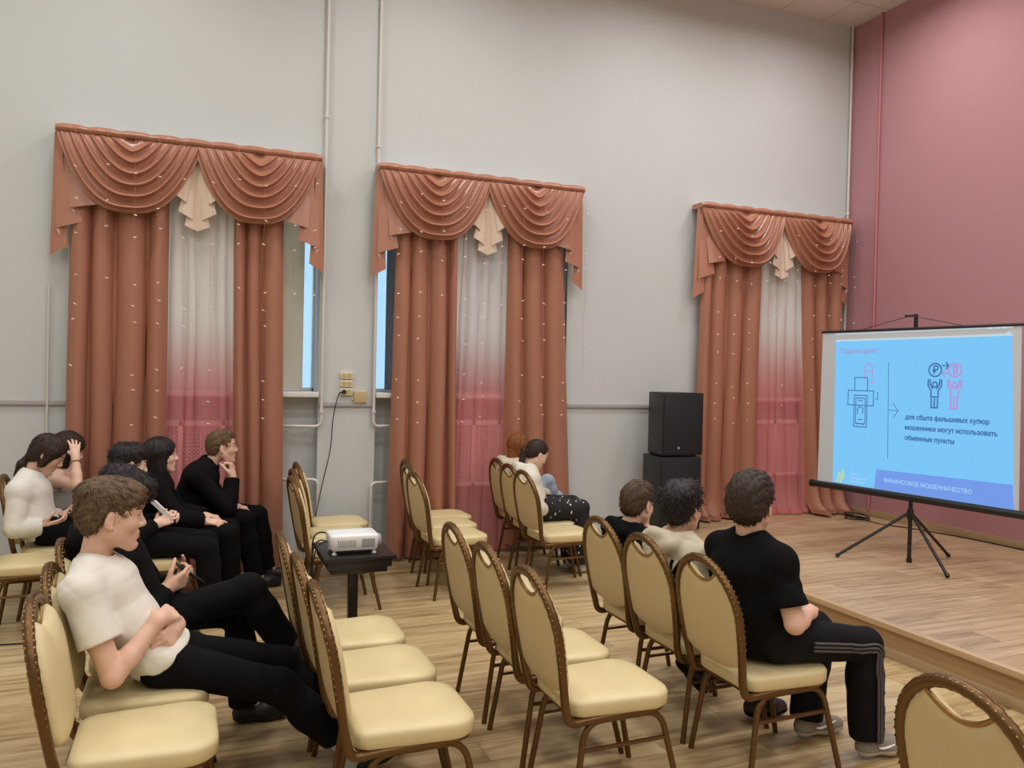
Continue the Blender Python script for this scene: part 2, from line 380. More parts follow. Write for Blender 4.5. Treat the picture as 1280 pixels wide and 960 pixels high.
# ------------------------------------------------------------------ window dressing
def panel(name, label, xt, xb, zt, zb, nf, amp, y0, m, seed, flare=1.0, group=None, hem=True, puddle=0):
    rnd = random.Random(seed); NU, NV = nf*14, 26
    ph = [0]; 
    for i in range(nf): ph.append(ph[-1]+rnd.uniform(.5, 1.6))
    ph = [p/ph[-1] for p in ph]; am = [rnd.uniform(.6, 1.15) for _ in range(nf+1)]
    P = []
    for j in range(NV+1):
        v = j/NV; row = []
        for i in range(NU+1):
            u = i/NU
            k = max(q for q in range(nf) if ph[q] <= u+1e-9); lu = (u-ph[k])/(ph[k+1]-ph[k])
            s_ = .5-.5*math.cos(2*math.pi*lu); s_ = s_**.7
            a = amp*(am[k]*(1-lu)+am[k+1]*lu)*(.55+.45*v*flare)
            x0_, x1_ = xt[0]+(xb[0]-xt[0])*v**1.3, xt[1]+(xb[1]-xt[1])*v**1.3
            x = x0_+(x1_-x0_)*(u+.012*math.sin(9*v+k*2.1)*math.sin(math.pi*u))
            x -= .15*(ph[k+1]-ph[k])*(x1_-x0_)*math.sin(2*math.pi*lu)*.5*(1 if 0 < i < NU else 0)
            y = y0-a*s_-.006*math.sin(5*v+i*.4)
            z = zt+(zb-zt)*v
            if puddle and v > .93: y -= puddle*((v-.93)/.07)**2*(1+.5*math.sin(u*11)); z += puddle*.1*((v-.93)/.07)*math.sin(u*7+1)**2
            row.append((x, y, z))
        P.append(row)
    t = thing(name, label, 'curtain', ((xb[0]+xb[1])/2, y0, zb), 0, group)
    o = Vector(t.location)
    P = [[tuple(Vector(p)-o) for p in r] for r in P]
    back = [[(p[0], p[1]+.003, p[2]) for p in r] for r in P]
    gg = G(); gg.sheet(P)
    if m != 'sheer': gg.sheet(back[::-1])
    cl = obj('cloth', gg, m, t, fixn=False, ang=180)
    if hem:
        gg = G(); hh = []
        for dz in (0, .05): hh.append([(p[0], p[1]-.004, p[2]+dz) for p in P[-1]])
        gg.sheet(hh); obj('hem', gg, m, t, fixn=False, ang=180)
    return t
def swag(xl, xr, zt, sag, y0, parent, seed):
    rnd = random.Random(seed); NV, NU, nf = 150, 60, 6.5
    cx, W = (xl+xr)/2, (xr-xl)/2; P = []
    for j in range(NV+1):
        v = j/NV; row = []
        ww = W*(.10+.90*v**.9)
        tt = v*nf; fold = .78*(.5+.5*math.cos(2*math.pi*tt+.3))**4+.22*(.5+.5*math.cos(2*math.pi*tt+1.0))
        for i in range(NU+1):
            s_ = -1+2*i/NU; e = 1-abs(s_)**(1.3+1.5*v)
            lean = .05*math.sin(3*v+seed)
            x = cx+ww*(s_+lean*(1-s_*s_))
            z = zt-.012-(sag-.02)*(v**.95)*e
            amp = .062*min(1, v*3+.3)*(1-abs(s_)**3)**.6+.010
            y = y0-.065*math.sin(math.pi*min(1, v*.85))*e-amp*fold
            z -= .018*fold*e*(1 if v < .97 else .3)
            row.append((x, y, z))
        P.append(row)
    # roll the lower edge under
    P.append([(p[0], p[1]+.03, p[2]+.004) for p in P[-1]]); P.append([(p[0], p[1]+.05, p[2]+.05) for p in P[-2]])
    gg = G().sheet(P); return obj('swag', gg, 'satin', parent, fixn=False, ang=180)
def tail(pts_top, pts_hem, name, mats, parent, nz=10):
    """accordion pleats: each leg of the zig-zag shows face or lining"""
    gg = G(); n = len(pts_top)
    for i in range(n-1):
        P = []
        for j in range(nz+1):
            t_ = j/nz; row = []
            for k in range(5):
                q = k/4; a = Vector(pts_top[i]).lerp(Vector(pts_top[i+1]), q); b = Vector(pts_hem[i]).lerp(Vector(pts_hem[i+1]), q)
                p = a.lerp(b, t_); p.y -= .012*math.sin(math.pi*q)*(1 if i % 2 == 0 else -1)*t_; row.append(tuple(p))
            P.append(row)
        gg.sheet(P, i % 2)
    return obj(name, gg, mats, parent, fixn=False, ang=60)
VN = ['left', 'middle', 'right']
VX = [(-.97, .04, 1.02), (1.51, 2.54, 3.52), (4.88, 5.95, 6.91)]
for k, (xa, xm, xb) in enumerate(VX):
    yv = 6.93
    v = thing('swag_valance', 'terracotta satin valance with two swags over the %s window' % VN[k], 'valance', (0, 0, 0), 0, 'swag valances')
    gg = G(); P = []
    for j in range(7):
        a = j/6*math.pi; row = []
        for i in range(61):
            u = i/60; sc = .008*math.sin(u*2*math.pi*9)**2
            row.append((xa+(xb-xa)*u, yv-.012-.020*math.sin(a)-sc, 3.515-.05*j/6+.012*abs(math.sin(u*math.pi*9))*(1 if j == 0 else .3)))
        P.append(row)
    gg.sheet(P)
    gg.sheet([[(xa, yv-.012, z), (xa-.004, yv+.08, z), (xa, WY-.01, z)] for z in (3.515, 3.465)])
    gg.sheet([[(xb, yv-.012, z), (xb+.004, yv+.08, z), (xb, WY-.01, z)] for z in (3.515, 3.465)])
    obj('header_band', gg, 'satin', v, fixn=False, ang=180)
    obj('mounting_board', G().box(xa+.005, xb-.005, yv, WY-.002, 3.475, 3.495), 'upvc', v, smooth=False)
    swag(xa+.005, xm+.035, 3.475, .60, yv-.012, v, k*2+1)
    swag(xm-.035, xb-.005, 3.475, .60, yv-.018, v, k*2+2)
    # side cascades
    for sgn, xe in ((1, xa-.012), (-1, xb+.012)):
        X = lambda d: xe+sgn*d
        yb_ = yv+.05
        top = [(X(0), yb_, 3.47), (X(.05), yb_-.03, 3.47), (X(.035), yb_+.0, 3.46), (X(.10), yb_-.02, 3.46), (X(.085), yb_+.01, 3.45), (X(.15), yb_-.01, 3.45), (X(.14), yb_+.02, 3.44)]
        hem = [(X(-.025), yb_+.02, 2.53), (X(.10), yb_-.01, 2.60), (X(.015), yb_-.025, 2.73), (X(.20), yb_-.045, 2.79), (X(.115), yb_-.06, 2.89), (X(.31), yb_-.075, 2.93), (X(.26), yb_-.085, 2.98)]
        tail(top, hem, 'cascade', ['satin', 'lining'], v)
    # pale centre fan
    yb_ = yv+.035; top = []; hem = []
    DX = [-.175, -.095, -.125, -.045, -.075, .0, .075, .045, .125, .095, .175]
    DZ = [3.06, 3.02, 2.94, 2.90, 2.84, 2.80, 2.84, 2.90, 2.94, 3.02, 3.06]
    DY = [-.06, -.05, -.04, -.03, -.02, -.01, -.02, -.03, -.04, -.05, -.06]
    DX = [-.175, -.085, -.145, -.035, -.095, .004, -.004, .095, .035, .145, .085, .175]
    DZ = [3.07, 3.01, 2.94, 2.88, 2.83, 2.79, 2.79, 2.83, 2.88, 2.94, 3.01, 3.07]
    DY = [-.06, -.05, -.042, -.034, -.024, -.015, -.015, -.024, -.034, -.042, -.05, -.06]
    for dx, dz, dy in zip(DX, DZ, DY):
        top.append((xm+dx*.12, yb_+dy*.2, 3.46)); hem.append((xm+dx, yb_+dy, dz))
    tail(top, hem, 'centre_tail', ['lining', 'satin'], v)
DR = [((-.87, -.17), (-.90, -.165), (.32, .72), (.36, .765), .03),
      ((1.70, 2.27), (1.66, 2.30), (2.77, 3.35), (2.77, 3.50), .03),
      ((4.97, 5.74), (4.90, 5.70), (6.27, 6.84), (6.42, 6.92), ST+.012)]
SHX = [((-.24, .40), (-.26, .46)), ((2.2, 2.84), (2.05, 2.86)), ((5.66, 6.34), (5.6, 6.5))]
for k, (a, ab, b, bb, zb) in enumerate(DR):
    panel('curtain', 'heavy terracotta curtain hanging on the left side of the %s window' % VN[k], a, ab, 3.38, zb, 4, .15, 7.02, 'drape', 11+k, group='terracotta curtains', puddle=.09 if k == 2 else 0)
    panel('curtain', 'heavy terracotta curtain hanging on the right side of the %s window' % VN[k], b, bb, 3.38, zb+(.06 if k == 1 else 0), 3, .14, 7.02, 'drape', 31+k, group='terracotta curtains', puddle=.13 if k == 2 else 0)
    panel('sheer_curtain', 'white to pink ombre voile hanging in the centre of the %s window' % VN[k], SHX[k][0], SHX[k][1], 3.38, zb, 6, .05, 7.055, 'sheer', 51+k, group='ombre voiles', puddle=.05 if k == 2 else 0)
# fairy lights: strands over each valance with small beads
bead = None
for k, (xa, xm, xb) in enumerate(VX):
    t = thing('fairy_light_garland', 'string of small fairy lights hanging over the %s curtains' % VN[k], 'fairy lights', (0, 0, 0), 0, 'fairy light garlands')
    rnd = random.Random(5+k)
    nb = 0
    for i in range(10):
        x = xa+.14+(xb-xa-.2)*i/9+rnd.uniform(-.03, .03); zl = rnd.choice([.95, 1.2, 1.5, 2.2]); y = 6.855
        pts = [(x, yv-.045, 3.505), (x, 6.80, 3.42), (x, 6.775, 3.2)]
        z = 2.9
        while z > zl: pts.append((x+rnd.uniform(-.012, .012), 6.79+rnd.uniform(-.012, .012), z)); z -= .18
        s_ = obj('strand', G().tube(pts, .0009, 4), 'wire', t)
        for p in pts[2::2]+pts[3::4]:
            if nb >= 95: break
            if bead is None:
                bead = bpy.data.meshes.new('bead'); gg = G().lathe([(.001, -.014), (.0045, -.010), (.0045, .008), (.001, .012)], n=6, axis='x')
                bead.from_pydata(gg.v, [], gg.f); bead.materials.append(MT['led'])
            b_ = bpy.data.objects.new('bead', bead); C.objects.link(b_); b_.parent = s_; b_.location = (p[0]+.008, p[1], p[2]+rnd.uniform(-.05, .05)); b_.rotation_euler = (0, rnd.uniform(-.6, .6), rnd.uniform(-.5, .5)); nb += 1

# ------------------------------------------------------------------ banquet chairs
def back_x(z): return -.236-(z-.48)*.17-.05*max(0, z-.75)
def back_w(z):  # half width of the frame loop
    if z > .70: return .212*math.sqrt(max(0, 1-((z-.70)/.23)**2))
    return .212-.028*((.70-z)/.26)**1.6
def make_chair():
    t = thing('banquet_chair', '', 'chair', (0, 0, 0), 0, 'cream banquet chairs in rows')
    # loop of the back running forward under the seat
    right = [(.16, -.178, .388), (-.08, -.178, .384), (-.212, -.18, .376), (-.230, -.184, .45)]
    for z in (.48, .54, .60, .66, .70): right.append((back_x(z), -back_w(z), z))
    arch = []
    for i in range(1, 24):
        a = math.pi*i/24; z = .70+.23*math.sin(a); arch.append((back_x(z), -.212*math.cos(a), z))
    left = [(p[0], -p[1], p[2]) for p in reversed(right)]
    pts = fillet(right[:4], .07, 6)[:-1]+right[3:]; pts = pts+arch+[(p[0], -p[1], p[2]) for p in reversed(pts)]
    # hammered rings along the upper loop
    dense = []
    for i in range(len(pts)-1):
        a, b = Vector(pts[i]), Vector(pts[i+1]); n = max(1, int((b-a).length/.011))
        dense += [a.lerp(b, q/n) for q in range(n)]
    dense.append(Vector(pts[-1]))
    rr = [0.0182+(.0018*(1 if i % 3 == 0 else 0) if p.z > .62 else 0) for i, p in enumerate(dense)]
    obj('back_frame', G().tube(dense, rr, 10, flat=.92, up=(0, 1, 0)), 'gold', t, ang=60)
    # back pad: outline inside the loop, with a concave top edge that leaves the hand hole
    ins = .012; out = []; top = []
    for i in range(9):      # right side of the arch, from the hand hole down
        a = math.radians(58-58*i/8); out.append(((.212-ins)*math.cos(a), .70+(.23-ins)*math.sin(a)))
    for z in (.66, .62, .585, .555): out.append((back_w(z)-ins, z))
    wb_ = back_w(.54)-ins
    for i in range(13):     # rounded bottom
        a = math.pi/2*i/12*2
        out.append((wb_*math.cos(a)**1 if True else 0, .54-.062*math.sin(a)**.8))
    left_ = [(-y, z) for y, z in reversed(out[:13])]; out = out+left_
    y1, z1 = out[0]
    for i in range(1, 12):
        q = i/12; top.append((-y1+2*y1*q, z1-.052*(1-(2*q-1)**2)))
    outl = out+top
    n = len(outl); cy, cz = 0, .66
    rings = []
    for sc, off in ((1.0, 0), (1.0, 1), (.93, 2), (.7, 3), (.35, 4), (.02, 4)):
        rings.append((sc, off))
    def padsurf(sign, thick):
        V = []
        for sc, off in rings:
            d = [0, .45, .85, 1.0, 1.06, 1.07][off] if off < 6 else 1
            for y, z in outl:
                yy, zz = y*sc, cz+(z-cz)*sc
                V.append((back_x(zz)+sign*thick*d, yy, zz))
        F = []
        for i in range(len(rings)-1):
            for j in range(n):
                l = (j+1) % n; F.append((i*n+j, i*n+l, (i+1)*n+l, (i+1)*n+j))
        F.append(tuple(range((len(rings)-1)*n, len(rings)*n)))
        return V, F
    obj('back_pad', G().add(*padsurf(1, .042)), 'vinyl', t, ang=75)
    obj('back_panel', G().add(*padsurf(-1, .012)), 'vinylback', t, ang=60)
    hole = [(back_x(z)-.004, y, z+.004) for y, z in [out[-1]]+top+[out[0]]]
    obj('handle_trim', G().tube(hole, .0075, 8), 'trimgold', t)
    g = G()      # raised studs hammered round the outer edge of the loop
    for i in range(-4, 38):
        if i < 0 or i > 33: zz = .70-.026*(-i if i < 0 else i-33); yy = back_w(zz)*(-1 if i < 0 else 1); ny, nz = (-1 if i < 0 else 1), 0
        else: a = math.pi*i/33; ny, nz = -math.cos(a), math.sin(a); yy, zz = .212*ny, .70+.23*nz
        for sx in (-.45, .45):
            c_ = Vector((back_x(zz), yy, zz))+Vector((sx*.026, ny*.0130, nz*.0130)); q = []
            d1 = Vector((0, -nz, ny)); d2 = Vector((1, 0, 0)); up_ = Vector((sx*.7, ny, nz)).normalized()
            ring = [c_+(d1*math.cos(k*1.0472)+d2*math.sin(k*1.0472))*.0045 for k in range(6)]
            g.add(ring+[c_+up_*.0020], [(k, (k+1) % 6, 6) for k in range(6)])
    obj('studs', g, 'trimgold', t, ang=60)
    # seat cushion
    def rrect(sx0, sx1, wf, wbk, r, n=7):
        P = []
        for cx_, cy_, a0, rr_ in ((sx1, wf, 0, r), (sx0, wbk, 90, r*.6), (sx0, -wbk, 180, r*.6), (sx1, -wf, 270, r)):
            ox, oy = (cx_-rr_ if cx_ > 0 else cx_+rr_), (cy_-rr_ if cy_ > 0 else cy_+rr_)
            for i in range(n+1):
                a = math.radians(a0+90*i/n); P.append((ox+rr_*math.cos(a), oy+rr_*math.sin(a)))
        return P
    base = rrect(-.198, .252, .208, .19, .10)
    m = len(base); L = []
    for sc, z in ((.965, .396), (1.0, .404), (1.0, .428), (1.004, .440), (.990, .449), (.960, .456), (.85, .463), (.6, .467), (.3, .468), (.02, .468)):
        L.append([(x*sc+.027*(1-sc), y*sc, z) for x, y in base])
    g = G().sheet(L, closed=True); g.add(L[0], [tuple(range(m))[::-1]]); g.add(L[-1], [tuple(range(m))])
    obj('seat', g, 'vinyl', t, ang=75)
    g = G().prism([(x*.95+.001, y*.95) for x, y in base], lambda u, v_, h: (u, v_, h), .382, .398)
    obj('seat_base', g, 'gold', t, bevel=.003)
    for sy in (-1, 1):
        y0_, y1_ = .178*sy, .205*sy
        path = fillet([(-.200, y1_, 0), (-.140, y0_, .374), (.195, y0_, .378), (.285, y1_, 0)], .075, 6)
        lf = obj('leg_frame', G().tube(path, .0125, 10), 'gold', t)
        a, b = Vector((-.200, y1_, 0)).lerp(Vector((-.140, y0_, .374)), .72), Vector((.285, y1_, 0)).lerp(Vector((.195, y0_, .378)), .72)
        obj('stretcher', G().tube([a, b], .009, 8), 'gold', lf)
        for x in (-.10, .13):
            obj('stacking_bumper', G().box(x-.02, x+.02, .125*sy-.014, .125*sy+.014, .352, .388), 'black', t, bevel=.004)
    return t
chairs = [
 (-.45, 2.97, 0, 'empty cream banquet chair in front at the left edge, nearest of its row'),
 (-.47, 3.42, 0, 'cream banquet chair under the boy in the white t-shirt'),
 (-.49, 3.89, .02, 'cream banquet chair under the boy in black bent over a phone'),
 (.43, 2.87, 0, 'empty cream banquet chair at the slouching boy\'s feet, nearest of three'),
 (.425, 3.33, .01, 'empty cream banquet chair in the middle of three in front of the projector table'),
 (.41, 3.79, 0, 'empty cream banquet chair right in front of the projector table leg'),
 (1.25, 2.86, 0, 'empty cream banquet chair nearest of three in the centre of the photo'),
 (1.24, 3.32, -.01, 'empty cream banquet chair in the middle of three in the centre of the photo'),
 (1.24, 3.80, 0, 'empty cream banquet chair farthest of three in the centre of the photo'),
 (2.05, 2.84, .0, 'cream banquet chair under the boy in the black t-shirt'),
 (2.04, 3.30, .0, 'cream banquet chair under the boy in the beige hoodie'),
 (2.05, 3.76, .0, 'cream banquet chair under the boy in the black hoodie'),
 (2.44, 5.74, .03, 'empty cream banquet chair beside the girl in patterned black trousers'),
 (2.49, 6.17, .03, 'cream banquet chair under the girl with the dark ponytail'),
 (2.55, 6.60, .03, 'cream banquet chair under the girl with auburn hair'),
 (1.59, 5.86, .05, 'empty cream banquet chair nearest of three before the middle curtains'),
 (1.66, 6.29, .05, 'empty cream banquet chair in the middle of three before the middle curtains'),
 (1.74, 6.66, .05, 'empty cream banquet chair farthest of three before the middle curtains'),
 (.68, 5.74, .05, 'empty cream banquet chair behind the projector table, nearest of three'),
 (.74, 6.17, .05, 'empty cream banquet chair behind the projector table, middle of three'),
 (.82, 6.60, .05, 'empty cream banquet chair nearest the wall behind the projector table'),
 (-1.22, 5.79, .05, 'empty cream banquet chair at the left edge beside the girl in white'),
 (-1.14, 6.24, .05, 'cream banquet chair under the girl in the white sweater'),
 (-1.06, 6.63, .05, 'cream banquet chair under the girl holding her head'),
 (-.60, 5.67, .05, 'cream banquet chair under the dark haired boy holding a paper'),
 (-.51, 6.11, .05, 'cream banquet chair under the girl with the black bob'),
 (-.42, 6.56, .05, 'cream banquet chair under the boy resting his chin on his fist'),
 (1.84, 1.44, -.03, 'empty cream banquet chair cut off by the bottom right corner'),
]
ch0 = None
for X, Y, rz, lab in chairs:
    loc = (X+.31*math.cos(rz), Y+.31*math.sin(rz), 0)
    if ch0 is None:
        ch0 = make_chair(); ch0.location = loc; ch0.rotation_euler = (0, 0, rz); ch0['label'] = lab
    else: dup(ch0, loc, rz, lab)

# ------------------------------------------------------------------ projector on its stand
t = thing('projector_table', 'small black projector stand between the chair rows', 'table', (.85, 4.36, 0))
obj('tabletop', G().box(-.19, .19, -.22, .22, .70, .72), 'blackwood', t, bevel=.004)
g = G().box(-.17, .17, -.20, .20, .655, .70)
obj('apron', g.box(-.15, .15, -.18, .18, .625, .656), 'blackwood', t, bevel=.006)
obj('column', G().box(-.025, .025, -.025, .025, .03, .63), 'blackwood', t, bevel=.004)
obj('clamp_knob', G().tube([(.026, -.01, .60), (.05, -.01, .60)], .011, 10).tube([(.05, -.01, .60), (.068, -.01, .60)], .022, 12), 'black', t)
g = G()
for a in range(4):
    c_, s_ = math.cos(a*math.pi/2+.78), math.sin(a*math.pi/2+.78)
    obj('foot', G().tube([(.02*c_, .02*s_, .05), (.24*c_, .24*s_, .022)], [.024, .014], 8), 'blackwood', t)
t = thing('projector', 'white projector on the black stand facing the screen', 'projector', (.832, 4.31, .72), -.02)
rp = []
for cx_, cy_, a0 in ((.13, .10, 0), (-.13, .10, 90), (-.13, -.10, 180), (.13, -.10, 270)):
    for i in range(6):
        a = math.radians(a0+90*i/5); rp.append(((cx_-.03*(1 if cx_ > 0 else -1))+.03*math.cos(a), (cy_-.03*(1 if cy_ > 0 else -1))+.03*math.sin(a)))
L = [[(x*s_, y*s_, z) for x, y in rp] for s_, z in ((.93, .022), (.97, .028), (1.0, .075), (1.0, .088), (.985, .098), (.95, .102), (.5, .104), (.02, .104))]
g = G().sheet(L, closed=True).add(L[0], [tuple(range(len(rp)))[::-1]]).add(L[-1], [tuple(range(len(rp)))])
obj('casing', g, 'white', t, ang=50)
obj('lens_ring', G().lathe([(.034, .118), (.036, .126), (.036, .142), (.030, .146)], (0, -.045, .060), 20, axis='x'), 'grey', t)
obj('lens', G().lathe([(.029, .138), (.02, .146), (.004, .149)], (0, -.045, .060), 20, axis='x'), 'glass_dark', t)
g = G()
for i in range(9): g.box(-.09+i*.011, -.085+i*.011, -.1015, -.0985, .042, .078)
obj('vent', g, 'grey', t, smooth=False)
obj('mirror_panel', G().box(.035, .105, -.1015, -.0985, .038, .082), 'grey', t, bevel=.003)
for x in (-.105, .105):
    for y in (-.075, .075): obj('foot', G().lathe([(.013, 0), (.013, .006), (.006, .008), (.006, .026)], (x, y, 0), 12), 'white', t)
for k, (dy, lab) in enumerate([(.05, 'thin black video cable looping off the back of the projector'), (-.02, 'black cable hanging from the projector to the floor')]):
    p = [(.70, 4.31+dy, .77+.012*k), (.665, 4.31+dy, .775), (.635, 4.30+dy, .74), (.62, 4.29+dy, .62), (.63+.02*k, 4.28+dy, .42), (.60+.05*k, 4.30+dy, .2), (.62+.05*k, 4.33+dy, .03), (.66+.05*k, 4.42+dy, .006), (.75, 4.6+dy, .006)]
    tag(obj('projector_cable', G().tube(smooth_path(p), .004, 6), 'black'), lab, 'cable', 'projector cables')

# ------------------------------------------------------------------ loudspeakers
def speaker(loc, rz, lab, w_, d_, h_):
    t = thing('loudspeaker', lab, 'loudspeaker', loc, rz, 'stacked loudspeakers')
    pl = [(-w_/2, -d_/2), (w_/2, -d_/2), (w_/2-.05, d_/2), (-w_/2+.05, d_/2)]
    obj('cabinet', G().prism(pl, lambda u, v_, h: (u, v_, h), .012, h_), 'black', t, bevel=.012)
    obj('grille', G().box(-w_/2+.012, w_/2-.012, -d_/2-.010, -d_/2+.006, .03, h_-.02), 'speaker', t, bevel=.008)
    obj('badge', G().lathe([(.012, 0), (.012, .004)], (-.05, -d_/2-.014, .085), 14, axis='y'), 'grey', t)
    for z in (h_*.55, h_*.42): obj('side_handle', G().tube(fillet([(w_/2-.012, -.02, z+.05), (w_/2+.012, -.02, z+.05), (w_/2+.012, -.02, z-.02), (w_/2-.012, -.02, z-.02)], .01, 3), .007, 8), 'grey', t)
    for x in (-1, 1):
        for y in (-1, 1): obj('foot', G().box(x*w_*.36-.02, x*w_*.36+.02, y*d_*.33-.02, y*d_*.33+.02, 0, .014), 'black', t, bevel=.003)
speaker((4.46, 6.72, .93), -.06, 'black loudspeaker stacked on top of another beside the right curtains', .45, .38, .62)
speaker((4.43, 6.72, ST), -.02, 'black loudspeaker standing on the stage under another', .46, .42, .72)

# ------------------------------------------------------------------ projection screen
A = .148; SH = 1.386
t = thing('projection_screen', 'tripod projection screen on the stage showing a blue slide', 'screen', (5.50, 4.847, ST), A-math.pi/2+math.pi/2)
# local frame: +y away from audience's right..., use explicit axes
d_ = Vector((math.sin(A), -math.cos(A), 0)); n_ = Vector((-math.cos(A), -math.sin(A), 0))
t.rotation_euler = (0, 0, math.atan2(d_.y, d_.x))     # local x = along the screen, local y = away from viewer
def sp(u, v, o=0): return (u, -o, .756-ST+v*SH)
def hw(v): return .918-.053*v
obj('fabric', G().sheet([[sp(s_*(.878-.018*v), v, 0) for s_ in (-1, 1)] for v in (0, 1)]).sheet([[sp(s_*(.878-.018*v), v, -.002) for s_ in (1, -1)] for v in (0, 1)]), 'fabric', t, smooth=False, fixn=False)
obj('case', G().tube([(-.93, .0, .556-.012), (.95, .0, .556-.012)], .030, 14), 'black', t)
for x in (-.935, .955): obj('end_cap', G().tube([(x-.012, 0, .544), (x+.012, 0, .544)], .034, 14), 'black', t)
obj('top_bar', G().tube([(-.872, .0, .55+SH), (.880, .0, .55+SH)], .011, 8), 'black', t)
obj('pole', G().tube([(0, .06, .03), (0, .06, 2.06)], .016, 10), 'black', t)
obj('hanger', G().tube(fillet([(0, .06, 2.0), (0, .06, 2.045), (-.01, .03, 2.045), (-.06, .0, 2.045)], .01, 2), .011, 8), 'black', t)
obj('hanger_wire', G().tube([(-.45, .0, .56+SH), (-.03, .01, 2.04), (0.03, .01, 2.035), (.42, 0, .56+SH)], .0028, 6), 'black', t)
obj('hub', G().tube([(0, .06, .36), (0, .06, .44)], .026, 10), 'black', t)
obj('pole_foot', G().tube([(0, .06, .0), (0, .06, .035)], .022, 10), 'black', t)
inv = Matrix.Rotation(-math.atan2(d_.y, d_.x), 3, 'Z')
for P in ((5.08, 5.17), (5.40, 4.36), (6.06, 4.89)):
    q = inv @ (Vector((P[0], P[1], ST))-Vector((5.50, 4.847, ST))); q.z = .014
    dv = (q-Vector((0, .06, .42))).normalized()
    lg = obj('leg', G().tube([Vector((0, .06, .42))+dv*.02, q], .0125, 8), 'black', t)
    obj('rubber_foot', G().tube([q-dv*.03, q], .016, 8), 'black', lg)
    mid = Vector((0, .06, .42)).lerp(q, .42)
    obj('strut', G().tube([mid, (0, .06, .12)], .0035, 6), 'grey', lg)
# slide
SL = dict(bg=emit('slide_sky_blue', (126, 200, 250), .98), band=emit('slide_periwinkle', (120, 158, 238), .95), ink=emit('slide_steel_ink', (72, 118, 172), 1),
          pink=emit('slide_pink_ink', (186, 150, 214), .95), pale=emit('slide_pale_ink', (168, 206, 246), 1), white=emit('slide_white', (196, 214, 226), 1), yel=emit('slide_yellow', (190, 214, 160), 1), lav=emit('slide_lavender', (152, 160, 214), 1))
im = obj('projected_image', G().add([sp(-.717, .935, .003), sp(.795, .942, .003), sp(.845, .019, .003), sp(-.712, .022, .003)], [(0, 1, 2, 3)]), SL['bg'], t, smooth=False, fixn=False)
obj('light_margin', G().add([sp(-.722, .985, .002), sp(.80, .99, .002), sp(.80, .985, .002), sp(-.722, .978, .002)], [(0, 1, 2, 3)]).add([sp(-.722, .945, .002), sp(.80, .953, .002), sp(.80, .940, .002), sp(-.722, .932, .002)], [(0, 1, 2, 3)]), SL['white'], im, smooth=False, fixn=False)
obj('banner', G().add([sp(-.277, .141, .004), sp(.832, .150, .004), sp(.845, .020, .004), sp(-.297, .022, .004)], [(0, 1, 2, 3)]), SL['band'], im, smooth=False, fixn=False)
def stroke(name, lines, r, m, o=.005):
    g = G()
    for ln in lines:
        for a, b in zip(ln, ln[1:]):
            ax, ay, bx, by = a[0], a[1]*SH, b[0], b[1]*SH; L_ = math.hypot(bx-ax, by-ay) or 1e-6
            px_, py_ = -(by-ay)/L_*r, (bx-ax)/L_*r; ex, ey = (bx-ax)/L_*r*.6, (by-ay)/L_*r*.6
            g.add([sp(x, y/SH, o) for x, y in ((ax-ex+px_, ay-ey+py_), (ax-ex-px_, ay-ey-py_), (bx+ex-px_, by+ey-py_), (bx+ex+px_, by+ey+py_))], [(0, 1, 2, 3)])
    return obj(name, g, SL[m], im, smooth=False, fixn=False)
def rect(x0, y0, x1, y1): return [(x0, y0), (x1, y0), (x1, y1), (x0, y1), (x0, y0)]
def circ(cx_, cy_, r, a0=0, a1=360, n=20): return [(cx_+r*math.cos(math.radians(a0+(a1-a0)*i/n)), cy_+r*math.sin(math.radians(a0+(a1-a0)*i/n))/SH) for i in range(n+1)]
stroke('banknote_drawing', [rect(-.575, .622, -.325, .530), [(-.51, .626), (-.51, .705), (-.385, .705), (-.385, .626)], rect(-.512, .592, -.385, .395), rect(-.495, .575, -.402, .415),
       [(-.47, .56), (-.43, .56)], circ(-.45, .50, .028, -60, 200), [(-.475, .505), (-.475, .475)], [(-.47, .44), (-.43, .44)], [(-.49, .412), (-.46, .412)], [(-.44, .412), (-.41, .412)], [(-.285, .615), (-.285, .57)], [(-.30, .575), (-.30, .57)]], .0042, 'lav' if False else 'ink')
stroke('bell_drawing', [[(-.415, .690), (-.415, .755)]+circ(-.38, .765, .038, 180, 0, 10)+[(-.345, .690)], [(-.40, .745), (-.36, .745)], [(-.37, .675), (-.33, .675), (-.33, .690)]], .0045, 'pink')
stroke('divider_arrow', [[(-.192, .80), (-.176, .216)], [(-.184, .51), (-.094, .508)], [(-.140, .55), (-.092, .508), (-.138, .465)]], .0028, 'ink')
def figure(cx_, m, sym):
    L_ = [circ(cx_, .756, .052)]
    L_ += sym
    L_ += [circ(cx_, .672, .020), [(cx_-.055, .70), (cx_-.055, .665), (cx_-.03, .635), (cx_-.03, .600), (cx_+.03, .600), (cx_+.03, .635), (cx_+.055, .665), (cx_+.055, .70)], [(cx_-.04, .70), (cx_-.038, .672), (cx_-.015, .648)], [(cx_+.04, .70), (cx_+.038, .672), (cx_+.015, .648)],
           [(cx_-.026, .590), (cx_-.026, .538)], [(cx_, .590), (cx_, .538)], [(cx_+.026, .590), (cx_+.026, .538)], [(cx_-.026, .538), (cx_+.026, .538)]]
    stroke('person_with_coin_drawing', L_, .0062, m)
figure(.217, 'ink', [[(.207, .735), (.207, .779), (.225, .779)]+circ(.225, .768, .0155, 90, -90, 8)+[(.200, .757)], [(.199, .748), (.222, .748)]])
figure(.377, 'pink', [[(.366, .738), (.366, .777), (.380, .777)]+circ(.380, .767, .013, 90, -90, 8)+[(.366, .757), (.383, .757)]+circ(.383, .7475, .013, 90, -90, 8)+[(.366, .738)], [(.374, .785), (.374, .777)], [(.374, .738), (.374, .73)]])
